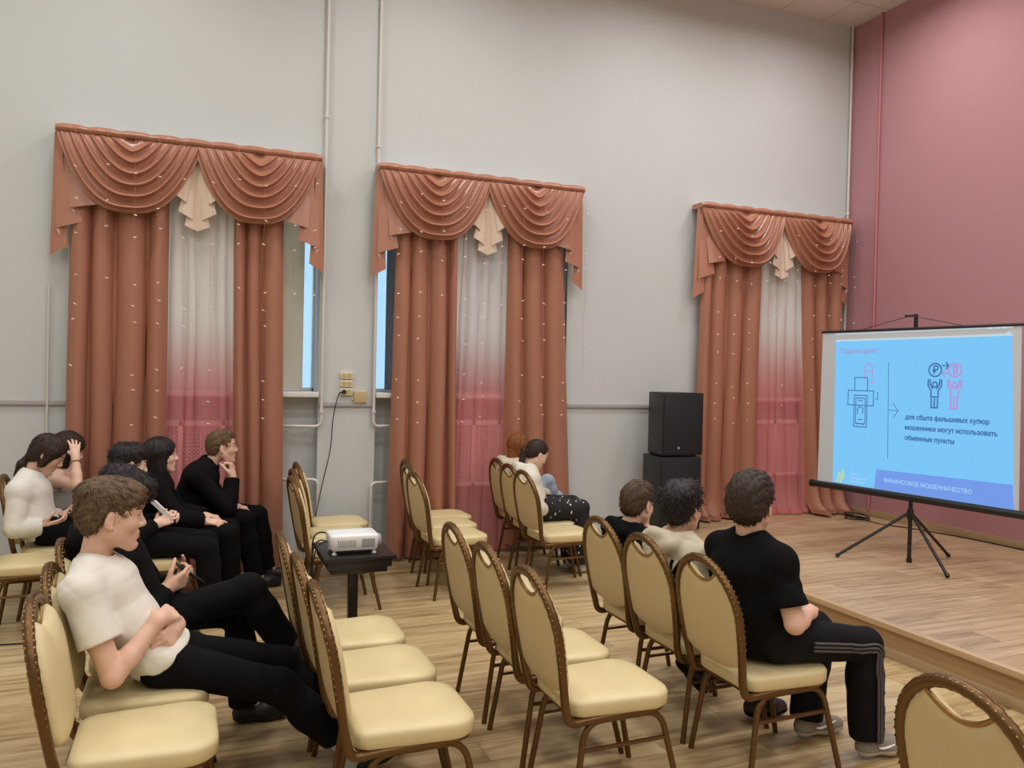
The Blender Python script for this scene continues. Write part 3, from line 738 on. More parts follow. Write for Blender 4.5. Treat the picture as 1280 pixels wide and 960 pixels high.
stroke('exchange_arrow', [[(.275, .781), (.292, .781)], [(.300, .781), (.325, .781)], [(.305, .80), (.326, .781), (.305, .762)]], .0055, 'ink')
stroke('exchange_arrow', [[(.325, .737), (.305, .737)], [(.297, .737), (.275, .737)], [(.297, .755), (.274, .737), (.297, .718)]], .0055, 'pink')
stroke('emblem', [[(-.66, .03), (-.645, .09)], [(-.63, .03), (-.61, .11)], [(-.61, .05), (-.60, .085)]], .009, 'yel')
stroke('small_print', [[(-.53, .090), (-.47, .092)], [(-.53, .066), (-.38, .068)], [(-.53, .045), (-.40, .046)]], .005, 'pale')
stroke('window_buttons', [[(.63, .985), (.65, .985)], [(.68, .985), (.70, .985)], [(.73, .985), (.75, .985)], [(.76, .957), (.775, .957)]], .008, 'white')
def text(name, s_, u0_, v0_, u1_, m, bold=0, o=.0055, hscale=1.0):
    cu_ = bpy.data.curves.new(name, 'FONT'); cu_.body = s_; cu_.size = 10; cu_.resolution_u = 4; cu_.fill_mode = 'NONE'
    to = bpy.data.objects.new(name, cu_); C.objects.link(to); bpy.context.view_layer.update()
    me = bpy.data.meshes.new_from_object(to.evaluated_get(bpy.context.evaluated_depsgraph_get())); bpy.data.objects.remove(to)
    # letters are drawn as overlapping outlines: triangulate them and keep what the outlines wind round
    P2 = [Vector((v.co.x, v.co.y)) for v in me.vertices]; E2 = [tuple(e.vertices) for e in me.edges]; bpy.data.meshes.remove(me)
    V2, _, F, _, _, _ = delaunay_2d_cdt(P2, E2, [], 0, 1e-5)
    A_ = np.array([P2[a] for a, b in E2]); B_ = np.array([P2[b] for a, b in E2]); keep = []
    for f_ in F:
        c_ = np.mean([V2[i] for i in f_], axis=0)
        up = (A_[:, 1] <= c_[1]) & (B_[:, 1] > c_[1]); dn = (A_[:, 1] > c_[1]) & (B_[:, 1] <= c_[1])
        side = (B_[:, 0]-A_[:, 0])*(c_[1]-A_[:, 1])-(c_[0]-A_[:, 0])*(B_[:, 1]-A_[:, 1])
        if (up & (side > 0)).sum()-(dn & (side < 0)).sum() != 0: keep.append(tuple(f_))
    V = [Vector((v[0], v[1], 0)) for v in V2]; F = keep
    xs_ = [v.x for v in V]; k = (u1_-u0_)/(max(xs_)-min(xs_)); x0 = min(xs_); g = G()
    for q, (dx, dy) in enumerate([(0, 0), (bold, 0), (-bold, 0), (0, bold), (0, -bold)] if bold else [(0, 0)]):
        g.add([sp(u0_+(v.x-x0)*k+dx, v0_+(v.y*k*hscale+dy)/SH, o+.0001*q) for v in V], F)
    return obj(name, g, SL[m], im, smooth=False, fixn=False)
text('slide_title', 'Подделка денег', -.672, .858, -.295, 'lav', .0012, hscale=1.35)
text('slide_text', 'для сбыта фальшивых купюр', -.027, .462, .651, 'ink', .0023, hscale=1.15)
text('slide_text', 'мошенники могут использовать', -.027, .400, .712, 'ink', .0023, hscale=1.15)
text('slide_text', 'обменные пункты', -.027, .338, .387, 'ink', .0023, hscale=1.15)
text('banner_text', 'ФИНАНСОВОЕ МОШЕННИЧЕСТВО', -.207, .070, .535, 'pale', .0008, hscale=1.1)

# cable coil by the right curtain
p = []
for i in range(40):
    a = i*.55; p.append((6.72+.10*math.cos(a)+.02*math.sin(i*.9), 6.55+.13*math.sin(a), ST+.006+.0013*i))
p += [(6.72, 6.30, ST+.006), (6.78, 6.1, ST+.006), (6.90, 5.8, ST+.006), (6.985, 5.2, ST+.006), (6.99, 4.4, ST+.006), (6.99, 3.5, ST+.006)]
tag(obj('cable_coil', G().tube(smooth_path(p, 3), .0055, 6), 'black'), 'coiled black cable on the stage floor by the rose wall', 'cable')
tag(obj('floor_cable', G().tube(smooth_path([(-1.9, 5.66, .006), (-1.5, 5.60, .006), (-1.2, 5.56, .006), (-1.0, 5.54, .006), (-.85, 5.50, .006), (-.6, 5.3, .006)]), .005, 6), 'black'), 'thin black cable lying on the floor at the left edge', 'cable')
# ------------------------------------------------------------------ people: smooth implicit bodies polygonised on a grid
def nrm(v): v = np.asarray(v, float); return v/np.linalg.norm(v)
def axis_pts(lo, hi, h, fine=()):
    out = [lo]
    while out[-1] < hi:
        x = out[-1]; st = h
        for a, b, hf in fine:
            if a-h < x < b: st = min(st, hf)
        out.append(x+st)
    return np.array(out, 'f4')
class Field:
    def __init__(s, lo, hi, h, fine=(), k=.02):
        """fine = [(lo3, hi3, h)]"""
        s.ax = [axis_pts(lo[i], hi[i], h, [(f[0][i], f[1][i], f[2]) for f in fine]) for i in range(3)]
        s.d = np.full([len(a) for a in s.ax], 1.0, 'f4'); s.k = k
    def region(s, lo, hi):
        sl = tuple(slice(int(np.searchsorted(s.ax[i], lo[i])), int(np.searchsorted(s.ax[i], hi[i]))) for i in range(3))
        return sl, s.ax[0][sl[0]][:, None, None], s.ax[1][sl[1]][None, :, None], s.ax[2][sl[2]][None, None, :]
    def op(s, lo, hi, fn, k=None, mode='u'):
        k = s.k if k is None else k
        pad = k+.02 if mode == 'u' else .005+k
        sl, X, Y, Z = s.region(np.asarray(lo)-pad, np.asarray(hi)+pad)
        A = s.d[sl]
        if A.size == 0: return s
        B = fn(X, Y, Z).astype('f4')
        if mode == 'u':
            if k > 0:
                h_ = np.clip(.5+.5*(B-A)/k, 0, 1); s.d[sl] = B*(1-h_)+A*h_-k*h_*(1-h_)
            else: s.d[sl] = np.minimum(A, B)
        else:   # cut away
            B = -B
            if k > 0:
                h_ = np.clip(.5-.5*(B-A)/k, 0, 1); s.d[sl] = B*(1-h_)+A*h_+k*h_*(1-h_)
            else: s.d[sl] = np.maximum(A, B)
        return s
    def cone(s, a, b, ra, rb, k=None, mode='u', lat=None, flat=1., cut=None):
        a, b = np.asarray(a, float), np.asarray(b, float); ba = b-a; L2 = max(ba@ba, 1e-9); R = max(ra, rb)*max(flat, 1)
        def fn(X, Y, Z):
            px, py_, pz = X-a[0], Y-a[1], Z-a[2]
            h_ = np.clip((px*ba[0]+py_*ba[1]+pz*ba[2])/L2, 0, 1)
            qx, qy, qz = px-h_*ba[0], py_-h_*ba[1], pz-h_*ba[2]
            if lat is not None:
                dl = (qx*lat[0]+qy*lat[1]+qz*lat[2])*(1-1/flat); qx, qy, qz = qx-dl*lat[0], qy-dl*lat[1], qz-dl*lat[2]
            d = np.sqrt(qx*qx+qy*qy+qz*qz)-(ra+(rb-ra)*h_)
            if cut is not None:
                L = math.sqrt(L2)
                d = np.maximum(d, (px*ba[0]+py_*ba[1]+pz*ba[2])/L-L*cut)
            return d
        return s.op(np.minimum(a, b)-R, np.maximum(a, b)+R, fn, k, mode)
    def ell(s, c, r, M=None, k=None, mode='u'):
        c = np.asarray(c, float); M = np.eye(3) if M is None else np.asarray(M, float); R = max(r)   # rows of M: local axes
        def fn(X, Y, Z):
            p = (X-c[0], Y-c[1], Z-c[2]); q = [M[i][0]*p[0]+M[i][1]*p[1]+M[i][2]*p[2] for i in range(3)]
            k0 = np.sqrt(sum((q[i]/r[i])**2 for i in range(3))); k1 = np.sqrt(sum((q[i]/r[i]**2)**2 for i in range(3)))
            return k0*(k0-1)/np.maximum(k1, 1e-6)
        return s.op(c-R, c+R, fn, k, mode)
    def cutplane(s, p, n, k=0):
        """remove the side the normal points to"""
        X, Y, Z = s.ax[0][:, None, None], s.ax[1][None, :, None], s.ax[2][None, None, :]
        B = ((X-p[0])*n[0]+(Y-p[1])*n[1]+(Z-p[2])*n[2]).astype('f4')
        if k: h_ = np.clip(.5-.5*(B-s.d)/k, 0, 1); s.d = B*(1-h_)+s.d*h_+k*h_*(1-h_)
        else: s.d = np.maximum(s.d, B)
        return s
    def ripple(s, fn, band=.03):
        X, Y, Z = s.ax[0][:, None, None], s.ax[1][None, :, None], s.ax[2][None, None, :]
        m = np.abs(s.d) < band
        i, j, k = np.nonzero(m)
        s.d[i, j, k] += fn(s.ax[0][i], s.ax[1][j], s.ax[2][k]).astype('f4'); return s
    def mesh(s, name, origin):
        d = s.d; I = d < 0
        n0, n1, n2 = [n-1 for n in d.shape]
        c = [I[a:a+n0, b:b+n1, e:e+n2] for a in (0, 1) for b in (0, 1) for e in (0, 1)]
        anyv = c[0].copy(); allv = c[0].copy()
        for q in c[1:]: anyv |= q; allv &= q
        act = anyv & ~allv; i, j, k = np.nonzero(act); N = len(i)
        idx = np.full(act.shape, -1, 'i4'); idx[i, j, k] = np.arange(N)
        val = {}; pos = {}
        for a in (0, 1):
            for b in (0, 1):
                for e in (0, 1):
                    val[a, b, e] = d[i+a, j+b, k+e].astype('f8'); pos[a, b, e] = np.stack([s.ax[0][i+a], s.ax[1][j+b], s.ax[2][k+e]], 1).astype('f8')
        acc = np.zeros((N, 3)); cnt = np.zeros(N)
        for p in val:
            for ax in range(3):
                if p[ax] == 0:
                    q = list(p); q[ax] = 1; q = tuple(q)
                    m = (val[p] < 0) != (val[q] < 0); t_ = val[p][m]/(val[p][m]-val[q][m])
                    acc[m] += pos[p][m]+(pos[q][m]-pos[p][m])*t_[:, None]; cnt[m] += 1
        V = acc/cnt[:, None]-np.asarray(origin, float)
        F = []
        sg = I
        for ax in range(3):
            A = [slice(1, -1)]*3; A[ax] = slice(0, -1); B = [slice(1, -1)]*3; B[ax] = slice(1, None)
            e = sg[tuple(A)] != sg[tuple(B)]; ii = np.array(np.nonzero(e)).T
            base = ii+1; base[:, ax] -= 1
            inside = sg[base[:, 0], base[:, 1], base[:, 2]]
            u, v_ = (ax+1) % 3, (ax+2) % 3
            def at(du, dv):
                q = base.copy(); q[:, u] -= du; q[:, v_] -= dv; return idx[q[:, 0], q[:, 1], q[:, 2]]
            Q = np.stack([at(1, 1), at(0, 1), at(0, 0), at(1, 0)], 1)
            Q[~inside] = Q[~inside][:, ::-1]; F.append(Q)
        F = np.concatenate(F); F = F[(F >= 0).all(1)]
        # one light smoothing pass
        nb = np.zeros_like(V); ct = np.zeros(len(V))
        for a in range(4):
            b = (a+1) % 4
            np.add.at(nb, F[:, a], V[F[:, b]]); np.add.at(nb, F[:, b], V[F[:, a]]); np.add.at(ct, F[:, a], 1); np.add.at(ct, F[:, b], 1)
        V = V*.6+.4*nb/np.maximum(ct, 1)[:, None]
        me = bpy.data.meshes.new(name)
        me.vertices.add(len(V)); me.vertices.foreach_set('co', V.ravel()); me.loops.add(F.size); me.loops.foreach_set('vertex_index', F.ravel().astype('i4'))
        me.polygons.add(len(F)); me.polygons.foreach_set('loop_start', np.arange(0, F.size, 4, dtype='i4')); me.polygons.foreach_set('loop_total', np.full(len(F), 4, 'i4'))
        me.update(calc_edges=True); me.validate()
        return me
def centers(me):
    n = len(me.polygons); c = np.empty(n*3); me.polygons.foreach_get('center', c); return c.reshape(-1, 3)

def head_axes(fw, tilt=0.):
    fw = nrm(fw); left = nrm(np.cross((0, 0, 1), fw)); up = np.cross(fw, left)
    c, s_ = math.cos(tilt), math.sin(tilt)
    return np.array([fw, left*c+up*s_, up*c-left*s_])
def add_head(f, c, A, s, neck, child=False):
    P = lambda x, y, z: np.asarray(c)+s*(A[0]*x+A[1]*y+A[2]*z)
    E = lambda x, y, z, rx, ry, rz, k=.012, mode='u', M=A: f.ell(P(x, y, z), (rx*s, ry*s, rz*s), M, k*s, mode)
    K = lambda a, b, ra, rb, k=.012, mode='u': f.cone(P(*a), P(*b), ra*s, rb*s, k*s, mode)
    E(-.012, 0, .038, .096, .074, .085, 0)            # cranium
    E(.028, 0, -.020, .061, .064, .080, .03)          # face mass
    E(.030, 0, .040, .062, .064, .062, .02)           # forehead
    for y in (-1, 1):
        K((.0, y*.053, -.050), (.062, y*.018, -.100), .020, .017, .03)   # jaw line
        E(.052, y*.040, -.022, .026, .021, .022, .025)                   # cheek bones
    E(.072, 0, -.100, .020, .022, .017, .018)         # chin
    K((.080, -.030, .025), (.080, .030, .025), .011, .011, .018)         # brow ridge
    for y in (-1, 1):
        E(.100, y*.032, .006, .018, .017, .012, .014, 'c')               # eye sockets
        E(.076, y*.031, .006, .0125, .0135, .0115, .004)                 # eyeballs
        K((.083, y*.021, .0155), (.080, y*.043, .0135), .0042, .0042, .006)  # upper lid
    E(.066, 0, -.066, .027, .033, .028, .02)          # muzzle
    K((.086, 0, .016), (.1055, 0, -.022), .0080, .0105, .014)            # nose bridge to tip
    E(.103, 0, -.026, .0100, .0105, .0095, .008)
    for y in (-1, 1): E(.095, y*.0125, -.029, .010, .0075, .0075, .008)  # nostrils
    K((.089, -.015, -.055), (.089, .015, -.055), .0062, .0062, .006)     # lips
    K((.087, -.013, -.0685), (.087, .013, -.0685), .0072, .0072, .006)
    K((.102, -.024, -.0615), (.102, .024, -.0615), .0055, .0055, .006, 'c')
    E(.092, 0, -.083, .012, .024, .006, .008, 'c')
    for y in (-1, 1):                                                    # ears
        Me = np.array([A[0]*.94-A[2]*.18-A[1]*y*.30, A[1]*y*.95+A[0]*.30, A[2]*.98+A[0]*.16])
        Me = np.array([nrm(Me[0]), nrm(Me[1]), nrm(np.cross(Me[0], Me[1])*(1 if np.dot(np.cross(Me[0], Me[1]), A[2]) > 0 else -1))])
        E(-.010, y*.077, -.002, .0165, .0075, .029, .006, 'u', Me)
        E(-.004, y*.0865, .003, .010, .0065, .017, .004, 'c', Me)
        E(-.004, y*.078, -.027, .010, .007, .010, .005)
    f.cone(P(-.030, 0, -.045), neck, .047*s, .051*s, .025*s)
def face_mats(me, origin, c, A, s, skin, brow, lip, shut=False):
    """0 skin, 1 eye white, 2 dark, 3 lips"""
    q = (centers(me)+np.asarray(origin)-np.asarray(c))@A.T/s
    mi = np.zeros(len(q), 'i4'); x, y, z = q[:, 0], np.abs(q[:, 1]), q[:, 2]
    fr = x > .055
    mi[fr & (((y-.032)/.021)**2+((z-.0325-(y-.03)*.05)/.0042)**2 < 1)] = 2
    mi[fr & (y < .024) & (z > -.0765) & (z < -.050) & (x > .083)] = 3
    if not shut: mi[fr & (((y-.032)/.0135)**2+((z-.005)/.0062)**2 < 1)] = 1
    mi[fr & (((y-.030)/.0058)**2+((z-.006)/.0062)**2 < 1)] = 2
    mi[fr & (np.abs(y-.032) < .0145) & (np.abs(z-.0118) < .0022)] = 2
    for m in (skin, 'eyewhite', brow, lip): me.materials.append(MT[m])
    me.polygons.foreach_set('material_index', mi)

FL = ((.042, .025, .019), (.046, .029, .020), (.042, .027, .020), (.033, .020, .018))
def add_hand(f, w, d, n, right, s, curl=(35, 35, 20), thumb=(.55, .75, .25), spread=0.):
    """w wrist, d towards the knuckles, n the way the palm faces"""
    w = np.asarray(w, float); d = nrm(d); n = np.asarray(n, float); n = nrm(n-d*(n@d)); t_ = np.cross(d, n) if right else np.cross(n, d)
    f.cone(w-d*.01, w+d*.03*s, .024*s, .024*s, .02, lat=t_, flat=1.15)
    for i, o in enumerate((.030, .010, -.010, -.029)):
        kn = w+d*(.090-(0, -.004, .001, .009)[i])*s+t_*o*s
        f.cone(w+d*.018*s+t_*o*.55*s, kn, .0135*s, .0118*s, .012*s)
        a = 0; p = kn; r = (.0095, .0098, .0092, .0080)[i]*s
        cu_ = curl[i] if isinstance(curl[0], (tuple, list)) else curl
        for q in range(3):
            a += math.radians(cu_[q]); sp_ = math.radians(spread)*(1.5-i)
            dv = nrm((d*math.cos(sp_)+t_*math.sin(sp_))*math.cos(a)+n*math.sin(a)); e = p+dv*FL[i][q]*s
            f.cone(p, e, r*(1-.07*q), r*(1-.07*(q+1)), .0035*s); p = e
    b = w+d*.022*s+t_*.022*s+n*.008*s; dv = nrm(d*thumb[0]+t_*thumb[1]+n*thumb[2])
    e = b+dv*.044*s; f.cone(b, e, .0155*s, .0115*s, .012*s)
    d2 = nrm(dv*.8+d*.45+n*.35); e2 = e+d2*.033*s; f.cone(e, e2, .0112*s, .0102*s, .004*s)
    d3 = nrm(d2*.85+d*.3+n*.35); f.cone(e2, e2+d3*.025*s, .0102*s, .0082*s, .004*s)

def fold_noise(amp, fr, ph=0.):
    """soft drapery: warped ridges with narrow valleys, fading in and out"""
    def fn(X, Y, Z):
        wx = .35*np.sin(9*Z+ph)+.30*np.sin(13*Y+1.7*ph); wz = .40*np.sin(8*X+2*ph+1)+.25*np.sin(17*Y+ph)
        u1 = fr*(.62*X+.80*Z+.12*Y)+3.0*wx; u2 = fr*.8*(.90*Z-.45*X+.25*Y)+3.0*wz
        r1 = 1-np.abs(np.sin(u1*.5)); r2 = 1-np.abs(np.sin(u2*.5+1.1))
        m1 = .5+.5*np.sin(11*X-7*Z+5*Y+ph); m2 = .5+.5*np.sin(8*Z+9*Y-6*X+2.3*ph)
        return amp*(1.5*r1**2*m1+1.3*r2**2*m2-.5)
    return fn
def hair_noise(c, A, s, amp, fr, seed, vert=False):
    rnd = np.random.RandomState(seed); ph = rnd.rand(6)*6.28
    def fn(X, Y, Z):
        p = np.stack([X-c[0], Y-c[1], Z-c[2]], -1)@A.T/s
        x, y, z = p[..., 0], p[..., 1], p[..., 2]
        if vert: th = np.arctan2(y, x-.01); g = z
        else:    th = np.arctan2(y, z+.02)*1.0; g = x
        v = np.sin(fr*th+ph[0]+1.6*np.sin(9*g/.1*.35+ph[1]))+.7*np.sin(fr*2.3*th+ph[2]+2*np.sin(g*38+ph[3]))+.45*np.sin(fr*4.1*th+ph[4]+g*30)
        return amp*v/2
    return fn
def lerp_fn(xs_, zs_): return lambda x: np.interp(x, xs_, zs_)
def make_hair(root, o, c, A, s, style, m, seed=1, h=.005):
    P = lambda x, y, z: np.asarray(c)+s*(A[0]*x+A[1]*y+A[2]*z)
    big = style in ('bob', 'long', 'pony', 'lowpony')
    lo = np.asarray(c)-np.array([.17, .15, .30 if big else .17])*s; hi = np.asarray(c)+np.array([.17, .15, .20])*s
    if style in ('pony', 'lowpony'): lo = np.asarray(c)-np.array([.26, .2, .36])*s
    f = Field(lo, hi, h); E = lambda x, y, z, rx, ry, rz, k=.02, mode='u': f.ell(P(x, y, z), (rx*s, ry*s, rz*s), A, k*s, mode)
    shrt = style in ('short', 'fringe', 'curly', 'crop')
    if shrt:
        ts, tt = {'short': (.009, .015), 'fringe': (.010, .014), 'curly': (.013, .020), 'crop': (.014, .015)}[style]
        E(-.013, 0, .040, .096+ts, .0745+ts, .085+tt, 0)
        if style == 'fringe':
            E(.044, .0, .094, .058, .062, .034, .025); E(.074, -.008, .074, .026, .056, .024, .02); E(-.03, 0, .095, .082, .070, .040, .03)
            E(.064, -.036, .056, .020, .030, .022, .012); E(.064, .040, .056, .020, .026, .022, .012)
        elif style == 'short': E(.030, 0, .100, .060, .060, .032, .03)
        elif style == 'crop': E(.020, 0, .090, .070, .066, .045, .03); E(-.055, 0, .0, .056, .070, .075, .03)
        elif style == 'curly':
            E(.040, 0, .095, .060, .068, .040, .03); E(.072, 0, .072, .030, .056, .028, .02); E(-.05, 0, .065, .070, .078, .07, .03)
        E(-.060, 0, -.015, .046, .058, .062, .03)
        X, Y, Z = f.ax[0][:, None, None]-c[0], f.ax[1][None, :, None]-c[1], f.ax[2][None, None, :]-c[2]
        lx, ly, lz = [(A[i][0]*X+A[i][1]*Y+A[i][2]*Z)/s for i in range(3)]
        low = {'fringe': (.050, .046), 'curly': (.048, .044), 'short': (.070, .066), 'crop': (.070, .066)}[style]
        g = np.interp(lx, [-.12, -.075, -.045, -.030, -.012, .010, .024, .027, .050, .062, .075, .12],
                      [-.062, -.074, -.070, -.034, .026, .022, -.018, .004, .032, low[0], low[1], low[1]])
        f.d += (s*.012*np.clip(1-(lz-g)/.045, 0, 1)*np.clip(1-(lx-.02)/.03, 0, 1)).astype('f4')
        f.ripple(hair_noise(c, A, s, .0030*s, {'curly': 9}.get(style, 16), seed))
        g = g+.004*np.sin(ly*170+seed)+.003*np.sin(ly*410)
        f.d = np.maximum(f.d, ((g-lz)*s*.7).astype('f4'))
    elif style == 'lowpony':
        E(-.012, 0, .041, .107, .088, .094, 0); E(-.050, 0, -.02, .058, .074, .070, .03)
        for y in (-1, 1): f.cone(P(.022, y*.062, .035), P(.010, y*.066, -.060), .030*s, .022*s, .03*s)
        f.ripple(hair_noise(c, A, s, .003*s, 18, seed, True))
        f.ell(P(.094, 0, -.040), (.060*s, .064*s, .100*s), A, .012*s, 'c')
        b = P(-.085, 0, -.075); dn = nrm(A[2]*-.4+np.array([0, 0, -1.])-A[0]*.35)
        f.cone(P(-.06, 0, -.05), b, .040*s, .018*s, .02*s); f.cone(b+dn*.012*s, b+dn*.05*s-A[0]*.01, .024*s, .028*s, .008*s); f.cone(b+dn*.05*s-A[0]*.01, b+dn*.13*s-A[0]*.015, .028*s, .010*s, .01*s)
    elif style == 'bob':
        E(-.012, 0, .042, .112, .092, .098, 0); f.cone(P(-.015, -.052, .02), P(-.008, -.058, -.105), .046*s, .044*s, .03*s); f.cone(P(-.015, .052, .02), P(-.008, .058, -.105), .046*s, .044*s, .03*s)
        f.cone(P(-.058, 0, .0), P(-.058, 0, -.09), .056*s, .058*s, .04*s)
        f.ripple(hair_noise(c, A, s, .0035*s, 18, seed, True))
        f.ell(P(.088, 0, -.035), (.062*s, .060*s, .098*s), A, .012*s, 'c'); f.cutplane(P(0, 0, -.125), -A[2]+A[0]*.15, .01)
    elif style == 'long':
        E(-.012, 0, .042, .110, .088, .096, 0)
        for y in (-1, 1): f.cone(P(-.02, y*.045, .02), P(-.005, y*.062, -.17), .045*s, .036*s, .03*s)
        f.cone(P(-.06, 0, .02), P(-.075, 0, -.17), .055*s, .050*s, .03*s)
        f.ripple(hair_noise(c, A, s, .004*s, 18, seed, True))
        f.ell(P(.092, 0, -.04), (.060*s, .052*s, .115*s), A, .012*s, 'c')
    elif style == 'pony':
        E(-.012, 0, .041, .103, .081, .092, 0); E(-.055, 0, -.01, .052, .062, .065, .03)
        f.ripple(hair_noise(c, A, s, .002*s, 20, seed))
        X, Y, Z = f.ax[0][:, None, None]-c[0], f.ax[1][None, :, None]-c[1], f.ax[2][None, None, :]-c[2]
        lx, ly, lz = [(A[i][0]*X+A[i][1]*Y+A[i][2]*Z)/s for i in range(3)]
        g = np.interp(lx, [-.12, -.07, -.045, -.02, .012, .03, .055, .072, .12], [-.05, -.06, -.05, -.012, .022, .018, .045, .078, .075])
        f.d = np.maximum(f.d, ((g-lz)*s*.7).astype('f4'))
        b = P(-.10, 0, -.03); dn = np.array([0, 0, -1.])
        f.cone(b, b-A[0]*.025*s, .018*s, .022*s, .015*s); f.cone(b-A[0]*.028*s, b-A[0]*.05*s+dn*.10*s, .024*s, .026*s, .01*s); f.cone(b-A[0]*.05*s+dn*.10*s, b-A[0]*.045*s+dn*.21*s, .026*s, .010*s, .01*s)
    me = f.mesh('hair', o)
    # locks: thin tapering tufts lying along the flow of the hair
    rnd = np.random.RandomState(seed+40); nv = len(me.vertices); co = np.empty(nv*3); me.vertices.foreach_get('co', co); co = co.reshape(-1, 3)
    no = np.empty(nv*3); me.vertices.foreach_get('normal', no); no = no.reshape(-1, 3)
    gv = G(); crown = P(-.055, .012, .13)-np.asarray(o); nt = {'short': 1100, 'fringe': 1500, 'curly': 1300, 'crop': 1300}.get(style, 900)
    cc_ = np.asarray(c)-np.asarray(o)
    for i in rnd.randint(0, nv, nt):
        p, n_ = co[i], no[i]; q = (p-cc_)@A.T/s
        if n_@(p-cc_) < 0: continue
        if shrt:
            fl = p-crown; fl = fl+A[1]*(.25 if style == 'fringe' else .0)*np.linalg.norm(fl)*(1 if q[2] > .07 else 0)
        elif style == 'pony' and q[2] > -.05 and q[0] > -.1: fl = P(-.10, 0, -.03)-np.asarray(o)-p
        elif style == 'lowpony': fl = (P(-.085, 0, -.075)-np.asarray(o)-p)*(1 if q[0] < .02 else .3)-A[2]*.08
        else: fl = -A[2]*.6+nrm(p-crown)*.5
        fl = fl-n_*(fl@n_)+rnd.normal(0, {'curly': .32, 'fringe': .07, 'crop': .10}.get(style, .12), 3)*np.linalg.norm(fl)
        if np.linalg.norm(fl) < 1e-4: continue
        fl = nrm(fl); sd_ = np.cross(n_, fl); L_ = s*rnd.uniform(.016, .034)*(1.25 if style in ('fringe', 'curly') and q[2] > .05 else .8 if shrt and q[2] < .02 else 1); wd = s*rnd.uniform(.0016, .0032); lf = s*rnd.uniform(.0005, .0035 if style != 'fringe' else .002); L_ *= .75 if style == 'crop' else 1
        V = []
        for t_, ww in ((0, .5), (.45, 1.), (.8, .65), (1., .12)):
            b_ = p-n_*.0015*s+fl*L_*t_+n_*(lf*math.sin(t_*2.2)-L_*L_*t_*t_*4.2)
            V += [b_+sd_*wd*ww, b_+n_*wd*.75*ww, b_-sd_*wd*ww]
        gv.add(V, [(a_*3+k_, a_*3+k_+1, a_*3+k_+4, a_*3+k_+3) for a_ in range(3) for k_ in range(2)])
    bm = bmesh.new(); bm.from_mesh(me); m2 = bpy.data.meshes.new('t'); m2.from_pydata(gv.v, [], gv.f); bm.from_mesh(m2); bm.to_mesh(me); bm.free(); bpy.data.meshes.remove(m2)
    ho = obj('hair', me, m, root, ang=180, fixn=False)
    if style == 'pony':
        b = P(-.10, 0, -.03)-np.asarray(o); obj('hair_tie', G().tube([b-A[0]*.020*s+A[1]*.024*s*math.cos(q)+A[2]*.024*s*math.sin(q) for q in np.linspace(0, 6.28, 13)[:-1]], .006, 6, closed=True), 'blackcloth', ho)
    return ho

def make_shoe(root, o, heel, toe, s, m, sole, up=(0, 0, 1), mark=False, h=.005, sock=None, ankle=None):
    heel, toe = np.asarray(heel, float), np.asarray(toe, float); d = nrm(toe-heel); up = np.asarray(up, float); up = nrm(up-d*(up@d)); l = np.cross(up, d); L = np.linalg.norm(toe-heel)
    def body(g):
        f = Field(np.minimum(heel, toe)-.08, np.maximum(heel, toe)+.13, h)
        f.cone(heel+d*.035+up*.045, heel+d*L*.62+up*.040, .036*s+g, .044*s+g, 0, lat=l, flat=1.0)
        f.cone(heel+d*L*.60+up*.038, heel+d*(L-.035)+up*.032, .045*s+g, .034*s+g, .02, lat=l, flat=1.12)
        f.cone(heel+d*.04+up*.045, heel+d*.05+up*.085, .038*s+g, .036*s+g, .03)
        return f
    f = body(0); f.cutplane(heel+up*.018, -up); f.cutplane(heel+up*.095+d*.05, nrm(up*1.0-d*.15))
    so = obj('shoe', f.mesh('shoe', o), m, root, ang=50, fixn=False)
    f = body(.004); f.cutplane(heel+up*.001, -up); f.cutplane(heel+up*.026, up)
    obj('sole', f.mesh('sole', o), sole, so, ang=50, fixn=False)
    if mark:
        for sg in (-1, 1):
            g = G(); P = []
            for q in np.linspace(0, 1, 14):
                x = .07+.12*q; z = .040+.030*(q**1.6)+.012*(1-q)**3; wd = .010*math.sin(math.pi*min(1, .12+.88*q))**.8*(1-q*.55)
                yy = .0475*s+.004-.004*q
                P.append([tuple(heel+d*x+up*(z+k_*wd)+l*sg*(yy+(0 if k_ < 0 else -.004))-np.asarray(o)) for k_ in (-.5, .5)])
            g.sheet(P); g.sheet([[tuple(np.array(p)+l*sg*.002) for p in r_] for r_ in P])
            obj('white_mark', g, 'white', so, fixn=False)
    return so

